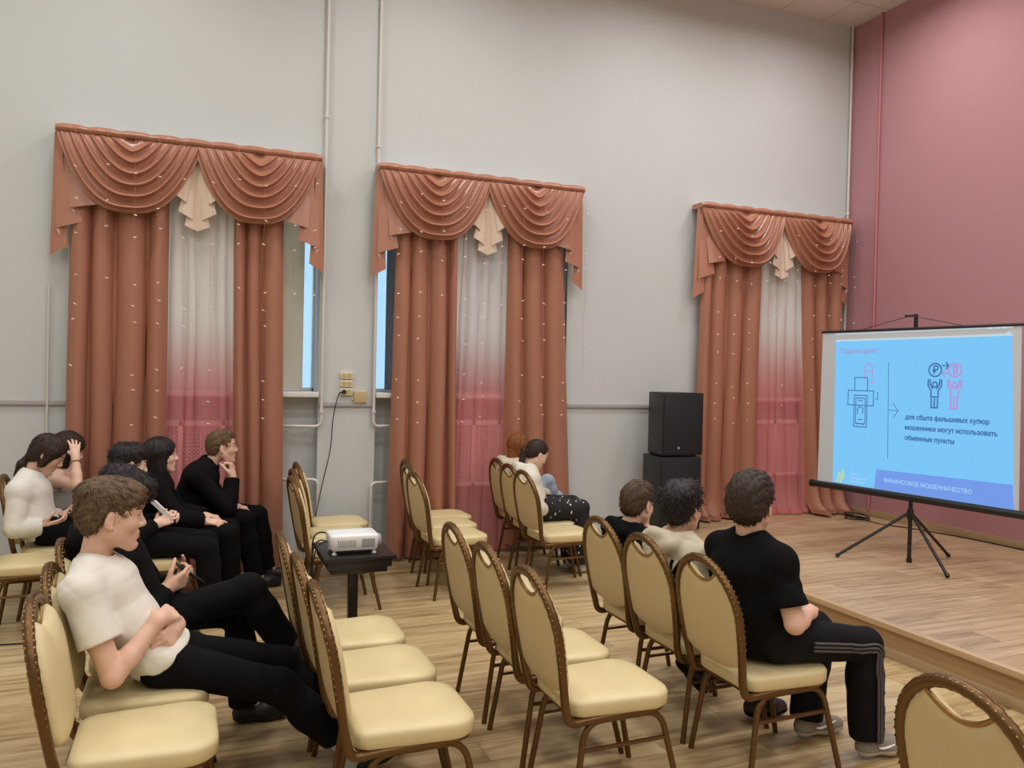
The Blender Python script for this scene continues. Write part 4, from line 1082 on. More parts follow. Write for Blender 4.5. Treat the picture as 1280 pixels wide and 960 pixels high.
def person(name, label, J, s=1.0, skin='skin', head_fw=(1, 0, 0), tilt=0., hair=('short', 'hair_brown'), top=None, bottom=None, shoes=None, hands=None, h=.010, hf=.0055, hs=1.0, brow='hair_brown', lip='lip', shut=False, extra=None, seed=0, slim=1.0):
    J = {k: np.asarray(v, float) for k, v in J.items()}
    o = np.array([J['pelvis'][0], J['pelvis'][1], 0.])
    root = thing('person', label, 'person', tuple(o), 0)
    A = head_axes(head_fw, tilt); hc = J['head']
    allp = np.array(list(J.values())); lo, hi = allp.min(0)-.2, allp.max(0)+.2; lo[2] = max(lo[2], -.02)
    fine = [(hc-.15, hc+.15, hf)]
    for sd in 'RL':
        if hands and hands.get(sd): w_ = J['wr'+sd]; e = w_+nrm(hands[sd]['d'])*.09; fine.append((np.minimum(w_, e)-.06, np.maximum(w_, e)+.06, hf))
    lat = nrm(J['shL']-J['shR']); hl = nrm(J['hipL']-J['hipR'])
    def torso(f, g, k=.05, down=True):
        w_ = slim
        f.cone(J['pelvis'], J['mid'], (.110*s)*w_+g, (.098*s)*w_+g, 0, lat=hl, flat=1.42)
        f.cone(J['mid'], J['chest'], (.098*s)*w_+g, (.112*s)*w_+g, k, lat=lat, flat=1.40)
        f.cone(J['shR'], J['shL'], .056*s+g, .056*s+g, k)
        nk = J['neck']
        f.cone(J['chest'], nk, .09*s+g, .055*s+g, k, lat=lat, flat=1.3)
        for sd in 'RL': f.cone(nk+(0, 0, .01), J['sh'+sd]+(0, 0, .006), .046*s+g, .050*s+g, .03)
    def arm(f, sd, g, part=2, k=.014, cut=None, cuff=0):
        a, b, c_ = J['sh'+sd], J['el'+sd], J['wr'+sd]
        if part == 1: f.cone(a, a+(b-a)*cut, .052*s+g, (.047*s+g+cuff), k, cut=1.0)
        else:
            f.cone(a, b, .050*s+g, .040*s+g, k); f.cone(b, b+(c_-b)*.35, .040*s+g, .039*s+g, .012); f.cone(b+(c_-b)*.3, c_+(b-c_)*(0 if cut is None else 1-cut), .040*s+g, .026*s+g+cuff, .012, cut=None if cut is None else 1.0)
    def leg(f, sd, g, cuff=0, cut=None, k=.03):
        a, b, c_ = J['hip'+sd], J['kn'+sd], J['an'+sd]
        f.cone(a, b, (.080*s)*slim+g, .056*s+g, k); f.cone(b, b+(c_-b)*.4, .056*s+g, .052*s+g+cuff*.4, .02)
        f.cone(b+(c_-b)*.35, c_+(c_-b)*(0 if cut is None else cut), .053*s+g+cuff*.4, .036*s+g+cuff, .02, cut=None if cut is None else 1.0)
    # --- body
    f = Field(lo, hi, h, fine)
    sh = -.014 if top and top['kind'] != 'tank' else -.004
    torso(f, sh)
    for sd in 'RL':
        arm(f, sd, -.003 if (top and top['kind'] == 'long') else 0.0)
        leg(f, sd, -.014)
        if shoes: f.cone(J['an'+sd], J['heel'+sd]*.35+J['toe'+sd]*.65+np.array([0, 0, .04]), .03, .022, .02)
    if hands:
        for sd in 'RL':
            if hands.get(sd): hd = hands[sd]; add_hand(f, J['wr'+sd], hd['d'], hd['n'], sd == 'R', s*.98*hs, hd.get('curl', (35, 35, 20)), hd.get('thumb', (.55, .75, .25)), hd.get('spread', 0))
    add_head(f, hc, A, hs, J['neck'])
    me = f.mesh('body', o); face_mats(me, o, hc, A, hs, skin, brow, lip, shut)
    obj('body', me, [], root, ang=180, fixn=False)
    # --- hair
    make_hair(root, o, hc, A, hs, hair[0], hair[1], seed, hf)
    # --- top
    if top:
        f = Field(lo, hi, top.get('h', h), [] if 'fine' not in top else top['fine']); g = top.get('g', .010)
        torso(f, g)
        if top['kind'] == 'long':
            for sd in 'RL': arm(f, sd, g+.004, cut=top.get('cut', .96), cuff=top.get('cuff', .006), k=.014)
        elif top['kind'] == 'tee':
            for sd in 'RL': arm(f, sd, g, 1, cut=top.get('cut', .62), cuff=top.get('cuff', .012), k=.035)
        if top.get('belly'): b = top['belly']; f.ell(b[0], b[1], None, .05)
        if top.get('hood'):
            nk = J['neck']; bk = -np.cross(lat, (0, 0, 1.)); bk = -nrm(np.cross(lat, (0, 0, 1)))*1.0
            fwd = nrm(np.cross(lat, (0, 0, 1.)))
            for sgn in (1,):
                ring = [nk+lat*.085*math.cos(q)*s+fwd*(.085*math.sin(q)-.035)*s+np.array([0, 0, .012-.020*math.sin(q)]) for q in np.linspace(0, 2*math.pi, 17)]
                for a_, b_ in zip(ring, ring[1:]): f.cone(a_, b_, .030*s, .030*s, .02)
            f.ell(nk-fwd*.085*s+(0, 0, -.005), (.060*s, .125*s, .062*s), np.array([fwd, lat, (0, 0, 1)]), .03)
            f.cone(nk-fwd*.115*s+lat*.085*s+(0, 0, .0), nk-fwd*.13*s+(0, 0, -.075), .036*s, .034*s, .02); f.cone(nk-fwd*.115*s-lat*.085*s+(0, 0, .0), nk-fwd*.13*s+(0, 0, -.075), .036*s, .034*s, .02)
            f.ell(nk-fwd*.045*s+(0, 0, .055), (.045*s, .075*s, .045*s), np.array([fwd, lat, (0, 0, 1)]), .015, 'c')
        if top.get('amp', .004): f.ripple(fold_noise(top.get('amp', .004), top.get('fr', 38), seed))
        nk = J['neck']; hn = hc+A[0]*-.03*hs+A[2]*-.05*hs; ax = nrm(hn-nk)
        if top['kind'] == 'tank': f.cutplane(J['chest']+np.array([0, 0, top.get('topz', .03)]), (0, 0, 1))
        else: f.cone(nk-ax*.005, nk+ax*.2, top.get('collar', .062)*s, .075*s, .008, 'c')
        hz = top.get('hem', J['pelvis'][2]-.075); f.cutplane((0, 0, hz), (0, 0, -1), .02)
        if top.get('front'): f.cutplane(top['front'][0], top['front'][1], .02)
        to = obj(top.get('name', 'shirt'), f.mesh('shirt', o), top['m'], root, ang=180, fixn=False)
        if top['kind'] == 'tee':
            e1 = nrm(np.cross(ax, lat)); e2 = np.cross(ax, e1); ring = []
            for q in np.linspace(0, 2*math.pi, 41)[:-1]:
                dr = e1*math.cos(q)+e2*math.sin(q); bestp = None
                for t_ in np.linspace(.09, -.07, 81):
                    x = nk+ax*t_+dr*(top.get('collar', .062)*s+.010*(t_ > 0)+.005); ii = [int(np.searchsorted(f.ax[a_], x[a_])) for a_ in range(3)]
                    if f.d[ii[0], ii[1], ii[2]] < .002: bestp = nk+ax*(t_+.002)+dr*(top.get('collar', .062)*s+.003); break
                if bestp is not None: ring.append(bestp-o)
            if len(ring) > 20:
                R_ = np.array(ring); R_ = (np.roll(R_, 1, 0)+R_+np.roll(R_, -1, 0))/3
                obj('collar', G().tube([tuple(p) for p in R_], .0075, 8, closed=True, flat=.7), top['m'], to, fixn=False)
    # --- trousers
    if bottom:
        f = Field(lo, hi, h); g = bottom.get('g', .012)
        f.cone(J['pelvis']+(0, 0, .02), J['hipR']*.5+J['hipL']*.5, .105*s*slim+g*.4, .095*s+g*.4, 0, lat=hl, flat=1.5)
        f.cutplane(J['pelvis']+np.array([0, 0, .10]), (0, 0, 1))
        for sd in 'RL': leg(f, sd, g, bottom.get('cuff', .018), bottom.get('cut', .0), .05)
        f.ripple(fold_noise(bottom.get('amp', .005), 32, seed+1))
        tr = obj('trousers', f.mesh('trousers', o), bottom['m'], root, ang=180, fixn=False)
        if bottom.get('stripes'):
            for sd, sg in (('R', -1),):
                pts0 = [J['hip'+sd]*.75+J['kn'+sd]*.25, J['hip'+sd]*.5+J['kn'+sd]*.5, J['hip'+sd]*.2+J['kn'+sd]*.8, J['kn'+sd], J['kn'+sd]*.8+J['an'+sd]*.2, J['kn'+sd]*.5+J['an'+sd]*.5, J['an'+sd]]
                for k_ in (-1, 0, 1):
                    g_ = G(); P = []
                    for p in smooth_path([tuple(p) for p in pts0], 8):
                        P.append(p)
                    T = []
                    for i, p in enumerate(P):
                        t_ = (P[min(i+1, len(P)-1)]-P[max(i-1, 0)]).normalized(); out_ = Vector(hl)*sg; out_ = (out_-t_*out_.dot(t_)).normalized(); nn_ = t_.cross(out_)
                        T.append((p, out_, nn_))
                    line = []
                    for (p, out_, nn_) in T:
                        # march onto the cloth surface
                        org = p+out_*.14+nn_*(.016*k_)
                        best = None
                        for q in range(60):
                            x = org-out_*(.0022*q)
                            ii = [int(np.searchsorted(f.ax[a], x[a])) for a in range(3)]
                            if all(0 < ii[a] < len(f.ax[a]) for a in range(3)) and f.d[ii[0], ii[1], ii[2]] < .003: best = x; break
                        if best is not None: line.append(tuple(best-Vector(o)+out_*.002))
                    if len(line) > 4: g_.tube(line, .0058, 6, flat=1.0); obj('side_stripe', g_, 'stripe_grey', tr)
    if shoes:
        for sd in 'RL':
            make_shoe(root, o, J['heel'+sd], J['toe'+sd], shoes.get('s', 1.0), shoes['m'], shoes['sole'], J.get('up'+sd, (0, 0, 1)), shoes.get('mark', False), shoes.get('h', .006))
            if shoes.get('sock'):
                f = Field(np.minimum(J['an'+sd], J['toe'+sd])-.1, np.maximum(J['an'+sd], J['kn'+sd])*.4+.6*J['an'+sd]+.15, .006)
                f.cone(J['an'+sd]+nrm(J['kn'+sd]-J['an'+sd])*.10, J['an'+sd], .044, .042, 0); f.cone(J['an'+sd], J['heel'+sd]+(0, 0, .05), .044, .042, .02); f.cone(J['heel'+sd]*.6+J['toe'+sd]*.4+np.array([0, 0, .055]), J['an'+sd], .040, .042, .02)
                obj('sock', f.mesh('sock', o), shoes['sock'], root, ang=180, fixn=False)
    if extra: extra(root, o, J, A)
    return root
MT.update(
    skin=mat('skin_fair', (222, 180, 156), .55, var=(9, .03)), skin_pale=mat('skin_pale', (232, 192, 168), .55, var=(9, .03)), skin_warm=mat('skin_warm', (214, 170, 144), .55, var=(9, .03)),
    eyewhite=mat('eye_white', (225, 218, 212), .25), lip=mat('lip_rose', (204, 146, 128), .5),
    hair_brown=mat('brown_hair', (96, 76, 56), .6, spec=.25, var=(60, .35, (.5, 1.5, 2))), hair_dark=mat('dark_brown_hair', (48, 36, 32), .55, spec=.25, var=(60, .35, (.5, 1.5, 2))),
    hair_midbrown=mat('chestnut_hair', (76, 58, 44), .6, spec=.25, var=(60, .35, (.5, 1.5, 2))), hair_darkbrown=mat('mid_brown_hair', (54, 42, 34), .55, spec=.25, var=(60, .35, (.5, 1.5, 2))), hair_black=mat('black_hair', (32, 26, 26), .5, spec=.3, var=(60, .3, (.5, 1.5, 2))), hair_auburn=mat('auburn_hair', (126, 74, 40), .55, spec=.25, var=(60, .3, (1.5, 1.5, .5))),
    hair_light=mat('light_brown_hair', (106, 82, 58), .6, spec=.25, var=(60, .35, (.5, 1.5, 2))),
    teewhite=mat('white_cotton', (226, 221, 208), .85, bump=(12, .25), sheen=.1), sweat=mat('white_fleece', (226, 222, 212), .9, bump=(16, .3), sheen=.2),
    blackcloth=mat('black_cotton', (13, 12, 13), .9, spec=.15, bump=(14, .3)), blacktrack=mat('black_track_fabric', (13, 13, 16), .8, spec=.2, bump=(14, .3)), charcoal=mat('charcoal_cotton', (17, 15, 16), .9, spec=.15, bump=(14, .3)),
    beige=mat('beige_fleece', (200, 189, 164), .9, bump=(16, .3), sheen=.2), cream=mat('cream_cloth', (218, 212, 196), .85, bump=(14, .3)), greytop=mat('grey_satin_top', (168, 164, 160), .5),
    denim=mat('light_denim', (150, 162, 176), .85, bump=(60, .3), var=(14, .14)), sockgrey=mat('grey_sock', (186, 182, 176), .9, bump=(60, .3)),
    stripe_grey=mat('grey_stripe', (74, 72, 74), .6), shoe_grey=mat('grey_mesh_shoe', (142, 134, 120), .8, bump=(60, .4)), shoe_sole=mat('cream_rubber_sole', (190, 180, 156), .6), shoe_black=mat('black_shoe', (24, 23, 24), .5),
    shoe_white=mat('white_shoe', (205, 202, 196), .55), paper=mat('white_paper', (232, 232, 232), .7), phone=mat('phone_glass', (24, 25, 28), .15), redstripe=mat('dark_red_piping', (96, 24, 30), .6),
)
def splash_mat(name, base, mark):
    m = mat(name, base, .85); n = m.node_tree.nodes; L = m.node_tree.links; b = n['Principled BSDF']
    tc = n.new('ShaderNodeTexCoord'); mp = n.new('ShaderNodeMapping'); mp.inputs['Scale'].default_value = (1, 1, .5); mp.inputs['Rotation'].default_value = (.3, .6, .2)
    L.new(tc.outputs['Object'], mp.inputs[0]); v = n.new('ShaderNodeTexVoronoi'); v.inputs['Scale'].default_value = 27; v.inputs['Randomness'].default_value = .9; L.new(mp.outputs[0], v.inputs['Vector'])
    r = n.new('ShaderNodeValToRGB'); r.color_ramp.interpolation = 'CONSTANT'; e = r.color_ramp.elements; e[0].color = (*lin(mark), 1); e[1].position = .20; e[1].color = (*lin(base), 1)
    L.new(v.outputs['Distance'], r.inputs[0]); L.new(r.outputs[0], b.inputs['Base Color']); return m
MT['splash'] = splash_mat('black_cloth_with_white_marks', (24, 23, 24), (206, 204, 200))
def yw(deg, pitch=0): a, p = math.radians(deg), math.radians(pitch); return (math.cos(a)*math.cos(p), math.sin(a)*math.cos(p), math.sin(p))
def feet(J, dy=0., L_=.25):
    for sd in 'RL':
        if 'heel'+sd not in J:
            a = J['an'+sd]; J['heel'+sd] = (a[0]-.045, a[1], a[2]-.085); J['toe'+sd] = (a[0]-.045+L_*math.cos(dy), a[1]+L_*math.sin(dy), a[2]-.085)
    return J
BLK = dict(m='blackcloth'); BSH = dict(m='shoe_black', sole='shoe_black')

# boy in the white t-shirt
def p1x(root, o, J, A):
    pk = G().box(-.0, .004, -.045, .045, -.05, .05)
person('boy_white', 'boy in a white t-shirt and black trousers slouching with folded arms', feet(dict(
    head=(-.272, 3.42, 1.112), neck=(-.328, 3.42, .932), chest=(-.285, 3.42, .85), mid=(-.205, 3.42, .71), pelvis=(-.115, 3.42, .575),
    shR=(-.352, 3.25, .872), shL=(-.318, 3.59, .872), elR=(-.240, 3.185, .572), elL=(-.20, 3.665, .585), wrR=(-.092, 3.29, .735), wrL=(-.030, 3.37, .682),
    hipR=(-.085, 3.335, .555), hipL=(-.085, 3.505, .555), knR=(.352, 3.29, .425), knL=(.385, 3.52, .432), anR=(.655, 3.30, .105), anL=(.665, 3.52, .115),
    heelR=(.655, 3.30, .008), toeR=(.865, 3.31, .075), heelL=(.665, 3.52, .010), toeL=(.88, 3.53, .08))), s=1.0, hs=1.10, skin='skin', head_fw=yw(9, -3),
    hair=('fringe', 'hair_brown'), brow='hair_brown', seed=3, h=.008, hf=.0042, slim=.88,
    top=dict(kind='tee', m='teewhite', g=.011, cut=.60, cuff=.016, h=.006, amp=.0018, fr=95, hem=.465, name='t_shirt', collar=.068, belly=((-.080, 3.42, .575), (.128, .176, .084)), front=((.0, 3.42, .60), (.66, 0, -.75))),
    bottom=dict(m='blackcloth', g=.012, cuff=.012, cut=-.24), shoes=dict(m='shoe_black', sole='shoe_black', sock='sockgrey'),
    hands=dict(R=dict(d=(.45, .85, .0), n=(-.55, .1, -.8), curl=(30, 35, 20)), L=dict(d=(-.36, -.88, -.32), n=(-.75, .35, -.35), curl=((50, 55, 25), (54, 58, 25), (58, 60, 25), (62, 62, 30)), thumb=(.75, .45, .35))))
# boy bent over a phone
person('boy_phone', 'dark haired boy in black with one leg raised, looking down at a phone', feet(dict(
    head=(-.275, 3.89, 1.105), neck=(-.32, 3.89, .945), chest=(-.285, 3.89, .83), mid=(-.235, 3.89, .70), pelvis=(-.165, 3.89, .575),
    shR=(-.285, 3.72, .865), shL=(-.265, 4.06, .865), elR=(-.175, 3.645, .625), elL=(-.13, 4.10, .63), wrR=(-.082, 3.765, .725), wrL=(-.03, 3.98, .71),
    hipR=(-.12, 3.80, .57), hipL=(-.12, 3.98, .57), knR=(.262, 3.765, .70), knL=(.24, 3.985, .53), anR=(.43, 3.80, .42), anL=(.265, 3.985, .09),
    heelR=(.405, 3.80, .355), toeR=(.60, 3.81, .27), upR=(.4, 0, 1))), hs=1.05, skin='skin_warm', head_fw=yw(14, -34), hair=('curly', 'hair_black'), brow='hair_black', seed=5, h=.009, hf=.005, shut=True,
    top=dict(kind='long', m='blackcloth', hood=True, name='hoodie', g=.012), bottom=dict(m='charcoal'), shoes=BSH,
    hands=dict(R=dict(d=(.75, .45, .30), n=(-.2, .75, .3), curl=(30, 50, 30)), L=dict(d=(.45, -.75, .32), n=(-.3, -.65, .4), curl=(35, 50, 30))))
t = thing('phone', 'dark phone held by the boy in black', 'phone', (.018, 3.865, .765), .3)
t.rotation_euler = (0, math.radians(-50), .25)
obj('phone_case', G().box(-.005, .004, -.037, .037, -.075, .075), 'black', t, bevel=.003)
obj('phone_screen', G().box(-.0062, -.0048, -.034, .034, -.071, .071), 'phone', t, smooth=False)
# boy with a paper
person('boy_paper', 'dark haired boy in black holding a white paper in both hands', feet(dict(
    head=(-.352, 5.66, 1.055), neck=(-.40, 5.66, .935), chest=(-.395, 5.66, .83), mid=(-.36, 5.66, .70), pelvis=(-.31, 5.66, .575),
    shR=(-.405, 5.49, .85), shL=(-.38, 5.83, .85), elR=(-.32, 5.43, .63), elL=(-.29, 5.87, .64), wrR=(-.19, 5.54, .685), wrL=(-.16, 5.70, .685),
    hipR=(-.27, 5.57, .57), hipL=(-.27, 5.75, .57), knR=(.12, 5.55, .515), knL=(.13, 5.78, .515), anR=(.16, 5.55, .088), anL=(.17, 5.78, .088))), hs=1.02, skin='skin_pale', head_fw=yw(16, -8), hair=('curly', 'hair_black'), brow='hair_black', seed=8,
    top=dict(kind='long', m='blackcloth', name='sweater'), bottom=BLK, shoes=BSH,
    hands=dict(R=dict(d=(.85, .25, .35), n=(.0, .8, -.3), curl=(40, 50, 25)), L=dict(d=(.80, -.25, .35), n=(0, -.8, -.3), curl=(40, 50, 25))))
t = thing('paper', 'folded white paper in the hands of the dark haired boy', 'paper', (-.15, 5.60, .74))
obj('sheet_of_paper', G().add([(-.10, -.04, .12), (-.09, .05, .13), (.05, .05, -.02), (.04, -.04, -.03)], [(0, 1, 2, 3)]).add([(-.094, -.04, .124), (-.084, .05, .134), (.056, .05, -.016), (.046, -.04, -.026)], [(3, 2, 1, 0)]).add([(-.10, -.04, .12), (-.08, -.05, .135), (.062, -.05, -.012), (.04, -.04, -.03)], [(0, 1, 2, 3)]), 'paper', t, smooth=False, fixn=False)
# girl with the bob
person('girl_bob', 'girl with a black bob in a loose black jumper and black trousers', feet(dict(
    head=(-.178, 6.10, 1.065), neck=(-.208, 6.10, .935), chest=(-.22, 6.10, .82), mid=(-.225, 6.10, .69), pelvis=(-.205, 6.10, .575),
    shR=(-.215, 5.94, .85), shL=(-.195, 6.26, .85), elR=(-.06, 5.885, .655), elL=(-.07, 6.32, .64), wrR=(.10, 5.96, .618), wrL=(.12, 6.22, .61),
    hipR=(-.17, 6.01, .57), hipL=(-.17, 6.19, .57), knR=(.275, 6.0, .515), knL=(.29, 6.21, .515), anR=(.30, 6.0, .088), anL=(.31, 6.2, .088))), hs=1.0, skin='skin_pale', head_fw=yw(6, 2), hair=('bob', 'hair_black'), brow='hair_black', seed=9,
    top=dict(kind='long', m='blackcloth', name='jumper', g=.024, amp=.006), bottom=BLK, shoes=BSH,
    hands=dict(R=dict(d=(.93, .1, -.12), n=(.05, .35, -.9), curl=((6, 10, 8), (18, 25, 15), (25, 35, 20), (30, 40, 20))), L=dict(d=(.9, -.3, -.1), n=(0, 0, -1))))
# boy with chin on fist
person('boy_chin', 'boy in a black sweater leaning forward with his chin on his fist', feet(dict(
    head=(.242, 6.54, 1.075), neck=(.15, 6.54, .945), chest=(.09, 6.54, .84), mid=(.04, 6.54, .71), pelvis=(-.015, 6.54, .58),
    shR=(.055, 6.37, .865), shL=(.10, 6.71, .865), elR=(.285, 6.37, .625), elL=(.24, 6.75, .64), wrR=(.318, 6.44, .862), wrL=(.34, 6.58, .615),
    hipR=(.02, 6.45, .575), hipL=(.02, 6.63, .575), knR=(.405, 6.42, .535), knL=(.525, 6.65, .53), anR=(.49, 6.42, .09), anL=(.60, 6.65, .09))), s=1.05, hs=1.02, skin='skin', head_fw=yw(4, 3), hair=('short', 'hair_light'), brow='hair_light', seed=11,
    top=dict(kind='long', m='blackcloth', name='sweater', g=.018), bottom=BLK, shoes=BSH,
    hands=dict(R=dict(d=(-.05, .25, .95), n=(-.9, .4, -.05), curl=(75, 85, 40), thumb=(.7, .2, .55)), L=dict(d=(.9, -.4, -.2), n=(0, 0, -1))))
# girl in white
person('girl_white', 'girl in a white sweater and black trousers looking down at her phone', feet(dict(
    head=(-.895, 6.24, 1.075), neck=(-.985, 6.24, .93), chest=(-.995, 6.24, .82), mid=(-.975, 6.24, .69), pelvis=(-.93, 6.24, .575),
    shR=(-1.035, 6.08, .845), shL=(-1.0, 6.40, .845), elR=(-1.045, 6.02, .615), elL=(-.96, 6.45, .62), wrR=(-.90, 6.09, .605), wrL=(-.83, 6.33, .63),
    hipR=(-.89, 6.15, .565), hipL=(-.89, 6.33, .565), knR=(-.48, 6.14, .515), knL=(-.47, 6.35, .515), anR=(-.46, 6.14, .088), anL=(-.45, 6.35, .088))), s=.98, hs=1.06, skin='skin', head_fw=yw(4, -32), hair=('lowpony', 'hair_darkbrown'), brow='hair_dark', seed=12, shut=True,
    top=dict(kind='long', m='sweat', name='sweater', g=.020, amp=.0016, fr=60, h=.007, hem=.50), bottom=BLK, shoes=BSH,
    hands=dict(R=dict(d=(.95, .15, .12), n=(.1, .6, .6), curl=(25, 40, 25)), L=dict(d=(.75, -.55, .1), n=(-.1, -.4, .8), curl=(25, 40, 25))))
t = thing('phone', 'phone in the hands of the girl in the white sweater', 'phone', (-.765, 6.185, .66)); t.rotation_euler = (.2, math.radians(62), 0)
obj('phone_case', G().box(-.004, .005, -.036, .036, -.072, .072), 'black', t, bevel=.003)
obj('phone_screen', G().box(-.0058, -.0044, -.033, .033, -.068, .068), 'phone', t, smooth=False)
# girl holding her head
def bracelet(root, o, J, A):
    w_ = J['wrR']+nrm(J['elR']-J['wrR'])*.045-o; ax = nrm(J['wrR']-J['elR']); u_ = nrm(np.cross(ax, (1, 0, 0))); v_ = np.cross(ax, u_)
    obj('bracelet', G().tube([w_+(u_*math.cos(q)+v_*math.sin(q))*.034 for q in np.linspace(0, 6.28, 17)[:-1]], .0045, 6, closed=True), 'goldpale', root)
person('girl_head', 'girl with bare shoulders in a grey top resting her raised hand on her hair', feet(dict(
    head=(-.82, 6.65, 1.065), neck=(-.85, 6.65, .935), chest=(-.865, 6.65, .82), mid=(-.865, 6.65, .69), pelvis=(-.85, 6.65, .575),
    shR=(-.86, 6.50, .862), shL=(-.85, 6.80, .862), elR=(-.725, 6.36, .842), elL=(-.72, 6.82, .66), wrR=(-.750, 6.47, 1.035), wrL=(-.56, 6.72, .62),
    hipR=(-.80, 6.56, .57), hipL=(-.80, 6.74, .57), knR=(-.40, 6.55, .515), knL=(-.39, 6.76, .515), anR=(-.38, 6.55, .088), anL=(-.38, 6.76, .088))), s=.92, hs=1.0, skin='skin_pale', head_fw=yw(20, -22), hair=('bob', 'hair_dark'), brow='hair_dark', seed=13, slim=.95,
    top=dict(kind='tank', m='greytop', name='bandeau_top', g=.006, topz=-.02, amp=.003), bottom=BLK, shoes=BSH,
    hands=dict(R=dict(d=(-.1, .42, .9), n=(-.2, .9, -.35), curl=(22, 28, 15), spread=9, thumb=(.6, .75, .2)), L=dict(d=(.9, -.3, -.2), n=(0, 0, -1))), extra=bracelet)
# girl with the ponytail
person('girl_pony', 'girl in a white hooded top and black patterned trousers reading a note', feet(dict(
    head=(2.738, 6.17, 1.015), neck=(2.665, 6.17, .90), chest=(2.655, 6.17, .80), mid=(2.685, 6.17, .69), pelvis=(2.745, 6.17, .575),
    shR=(2.63, 6.03, .825), shL=(2.66, 6.31, .825), elR=(2.685, 5.98, .60), elL=(2.80, 6.36, .61), wrR=(2.80, 6.08, .545), wrL=(2.93, 6.23, .565),
    hipR=(2.79, 6.08, .565), hipL=(2.79, 6.26, .565), knR=(3.12, 6.08, .555), knL=(3.14, 6.28, .555), anR=(3.13, 6.10, .088), anL=(3.14, 6.27, .088))), s=.90, hs=.98, skin='skin_pale', head_fw=yw(8, -28), hair=('pony', 'hair_darkbrown'), brow='hair_dark', seed=14, shut=True,
    top=dict(kind='long', m='cream', name='hooded_top', g=.018, hood=True, amp=.0018, fr=60, h=.008, hem=.50), bottom=dict(m='splash', g=.03, cuff=.03), shoes=dict(m='shoe_white', sole='shoe_sole'),
    hands=dict(R=dict(d=(.9, .3, .1), n=(0, .6, .6), curl=(30, 45, 25)), L=dict(d=(.6, -.6, -.2), n=(-.3, -.3, -.8), curl=(30, 45, 25))))
t = thing('note', 'white folded note held by the girl with the ponytail', 'note', (2.89, 6.12, .585)); t.rotation_euler = (0, -.75, .3)
obj('folded_sheet', G().add([(-.08, -.03, 0), (.07, -.03, 0), (.07, .03, .004), (-.08, .03, .004)], [(0, 1, 2, 3)]).add([(-.08, -.03, .002), (.07, -.03, .002), (.07, .025, .016), (-.08, .025, .016)], [(0, 1, 2, 3)]), 'paper', t, smooth=False, fixn=False)
# girl with auburn hair
person('girl_auburn', 'girl with auburn hair in a beige hoodie and jeans with one knee raised', feet(dict(
    head=(2.752, 6.60, 1.035), neck=(2.70, 6.60, .905), chest=(2.695, 6.60, .80), mid=(2.72, 6.60, .68), pelvis=(2.77, 6.60, .575),
    shR=(2.69, 6.45, .83), shL=(2.71, 6.75, .83), elR=(2.83, 6.40, .66), elL=(2.86, 6.80, .64), wrR=(2.98, 6.47, .62), wrL=(3.0, 6.70, .62),
    hipR=(2.81, 6.51, .57), hipL=(2.81, 6.69, .57), knR=(3.00, 6.50, .735), knL=(3.19, 6.70, .55), anR=(3.06, 6.50, .55), anL=(3.2, 6.70, .088),
    heelR=(3.0, 6.50, .485), toeR=(3.22, 6.50, .485))), s=.92, hs=1.0, skin='skin_pale', head_fw=yw(28, -6), hair=('long', 'hair_auburn'), brow='hair_auburn', seed=15,
    top=dict(kind='long', m='beige', name='hoodie', g=.022, hood=True, amp=.006), bottom=dict(m='denim', g=.012), shoes=dict(m='shoe_white', sole='shoe_sole'),
    hands=dict(R=dict(d=(.8, .4, .1), n=(0, .5, -.8)), L=dict(d=(.8, -.4, 0), n=(0, -.3, -.9))))
# boys in the front row on the right
person('boy_hand_chin', 'small boy in a black hoodie holding his hand to his chin', feet(dict(
    head=(2.285, 3.77, .995), neck=(2.235, 3.77, .875), chest=(2.235, 3.77, .78), mid=(2.265, 3.77, .67), pelvis=(2.30, 3.77, .57),
    shR=(2.24, 3.63, .80), shL=(2.225, 3.91, .80), elR=(2.40, 3.60, .66), elL=(2.40, 3.93, .60), wrR=(2.365, 3.71, .80), wrL=(2.52, 3.84, .60),
    hipR=(2.35, 3.69, .56), hipL=(2.35, 3.85, .56), knR=(2.70, 3.66, .52), knL=(2.70, 3.88, .52), anR=(2.72, 3.66, .088), anL=(2.72, 3.88, .088))), s=.88, hs=.98, skin='skin', head_fw=yw(24, -4), hair=('short', 'hair_midbrown'), brow='hair_brown', seed=16, slim=.95, h=.009, hf=.005,
    top=dict(kind='long', m='blackcloth', name='hoodie', g=.014, hood=True), bottom=BLK, shoes=BSH,
    hands=dict(R=dict(d=(-.1, .3, .9), n=(-.75, .55, 0), curl=(60, 75, 35), thumb=(.7, .4, .4)), L=dict(d=(.9, -.4, -.1), n=(0, 0, -1))))
def hoodie_print(root, o, J, A):
    ch = [c for c in root.children if c.name.startswith('hoodie')][0]
    bpy.context.view_layer.update()
    def proj_(y, z):
        h_, loc, n_, _ = ch.ray_cast(Vector((1.5, y, z))-Vector(o), Vector((1, 0, 0))); return (loc+n_*.003) if h_ else None
    g = G()
    # bold black strokes of the lettering across the upper back
    def ln(pts, r=.009):
        q = []
        for a, b in zip(pts, pts[1:]):
            for k_ in range(7): q.append((a[0]+(b[0]-a[0])*k_/6, a[1]+(b[1]-a[1])*k_/6))
        P = [proj_(3.30+y, z) for y, z in q]; P = [p for p in P if p]
        if len(P) > 2: g.tube(P, r, 6, flat=.9)
    ln([(.10, .83), (.10, .74)]); ln([(.10, .74), (.05, .83)]); ln([(.05, .83), (.05, .74)])
    ln([(.0, .83), (.0, .74)]); ln([(.0, .83), (-.05, .83), (-.05, .785), (.0, .785)])
    ln([(-.09, .83), (-.09, .74)]); ln([(-.09, .74), (-.13, .83)]); ln([(-.13, .83), (-.13, .74)])
    obj('back_print', g, 'blackcloth', root, fixn=False)
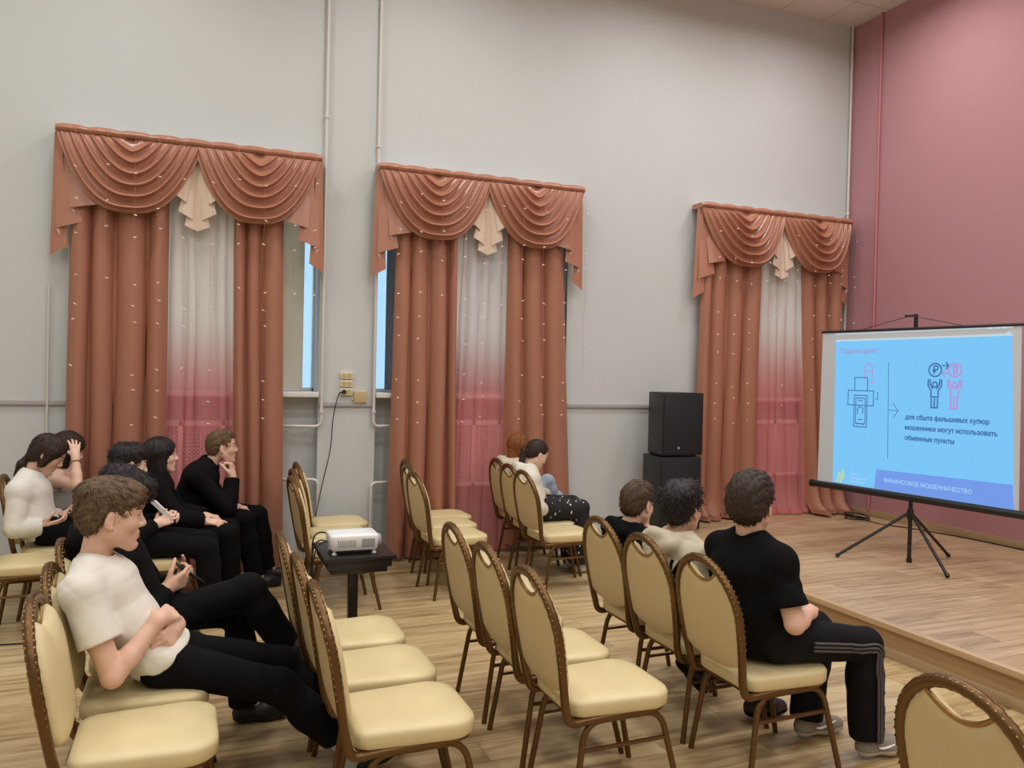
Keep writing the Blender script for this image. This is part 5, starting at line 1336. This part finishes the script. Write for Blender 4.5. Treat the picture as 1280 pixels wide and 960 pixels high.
person('boy_beige', 'black haired boy in a beige hoodie with dark print on its back', feet(dict(
    head=(2.26, 3.31, 1.045), neck=(2.235, 3.31, .905), chest=(2.245, 3.31, .80), mid=(2.275, 3.31, .68), pelvis=(2.315, 3.31, .575),
    shR=(2.25, 3.15, .84), shL=(2.225, 3.47, .84), elR=(2.36, 3.11, .62), elL=(2.36, 3.51, .62), wrR=(2.52, 3.22, .60), wrL=(2.52, 3.40, .60),
    hipR=(2.36, 3.22, .565), hipL=(2.36, 3.40, .565), knR=(2.76, 3.20, .52), knL=(2.74, 3.43, .52), anR=(2.68, 3.20, .10), anL=(2.42, 3.42, .21),
    heelR=(2.60, 3.21, .012), toeR=(2.84, 3.20, .012), heelL=(2.325, 3.43, .235), toeL=(2.49, 3.42, .055), upL=(.7, 0, .7))), s=.97, hs=1.06, skin='skin_warm', head_fw=yw(26, 0), hair=('curly', 'hair_black'), brow='hair_black', seed=17, h=.008, hf=.005,
    top=dict(kind='long', m='beige', name='hoodie', g=.016, hood=True, amp=.008, fr=50, h=.008), bottom=BLK, shoes=dict(m='shoe_black', sole='charcoal'),
    hands=dict(R=dict(d=(.8, .5, -.1), n=(0, 0, -1)), L=dict(d=(.8, -.5, -.1), n=(0, 0, -1))), extra=hoodie_print)
person('boy_black', 'boy in a black t-shirt and striped black track trousers seen from behind', feet(dict(
    head=(2.305, 2.85, 1.142), neck=(2.305, 2.85, .985), chest=(2.30, 2.85, .87), mid=(2.315, 2.85, .73), pelvis=(2.34, 2.85, .585),
    shR=(2.33, 2.69, .925), shL=(2.28, 3.01, .92), elR=(2.345, 2.60, .685), elL=(2.37, 3.08, .68), wrR=(2.515, 2.70, .695), wrL=(2.54, 2.94, .70),
    hipR=(2.38, 2.75, .575), hipL=(2.38, 2.95, .575), knR=(2.845, 2.71, .515), knL=(2.81, 2.97, .515), anR=(2.86, 2.70, .095), anL=(2.74, 2.95, .095),
    heelR=(2.815, 2.70, .012), toeR=(3.08, 2.68, .012), heelL=(2.69, 2.95, .012), toeL=(2.96, 2.95, .012))), s=1.02, hs=1.12, skin='skin', head_fw=yw(33, 1), hair=('crop', 'hair_darkbrown'), brow='hair_dark', seed=18, h=.008, hf=.0045,
    top=dict(kind='tee', m='blackcloth', name='t_shirt', g=.014, cut=.72, cuff=.012, amp=.006, hem=.485), bottom=dict(m='blacktrack', g=.016, cuff=.022, stripes=True), shoes=dict(m='shoe_grey', sole='shoe_sole', mark=True, h=.005),
    hands=dict(R=dict(d=(.6, .75, -.05), n=(-.2, .2, -.95), curl=(35, 45, 20)), L=dict(d=(.3, -.9, 0), n=(-.2, -.3, -.9), curl=(30, 40, 20))))
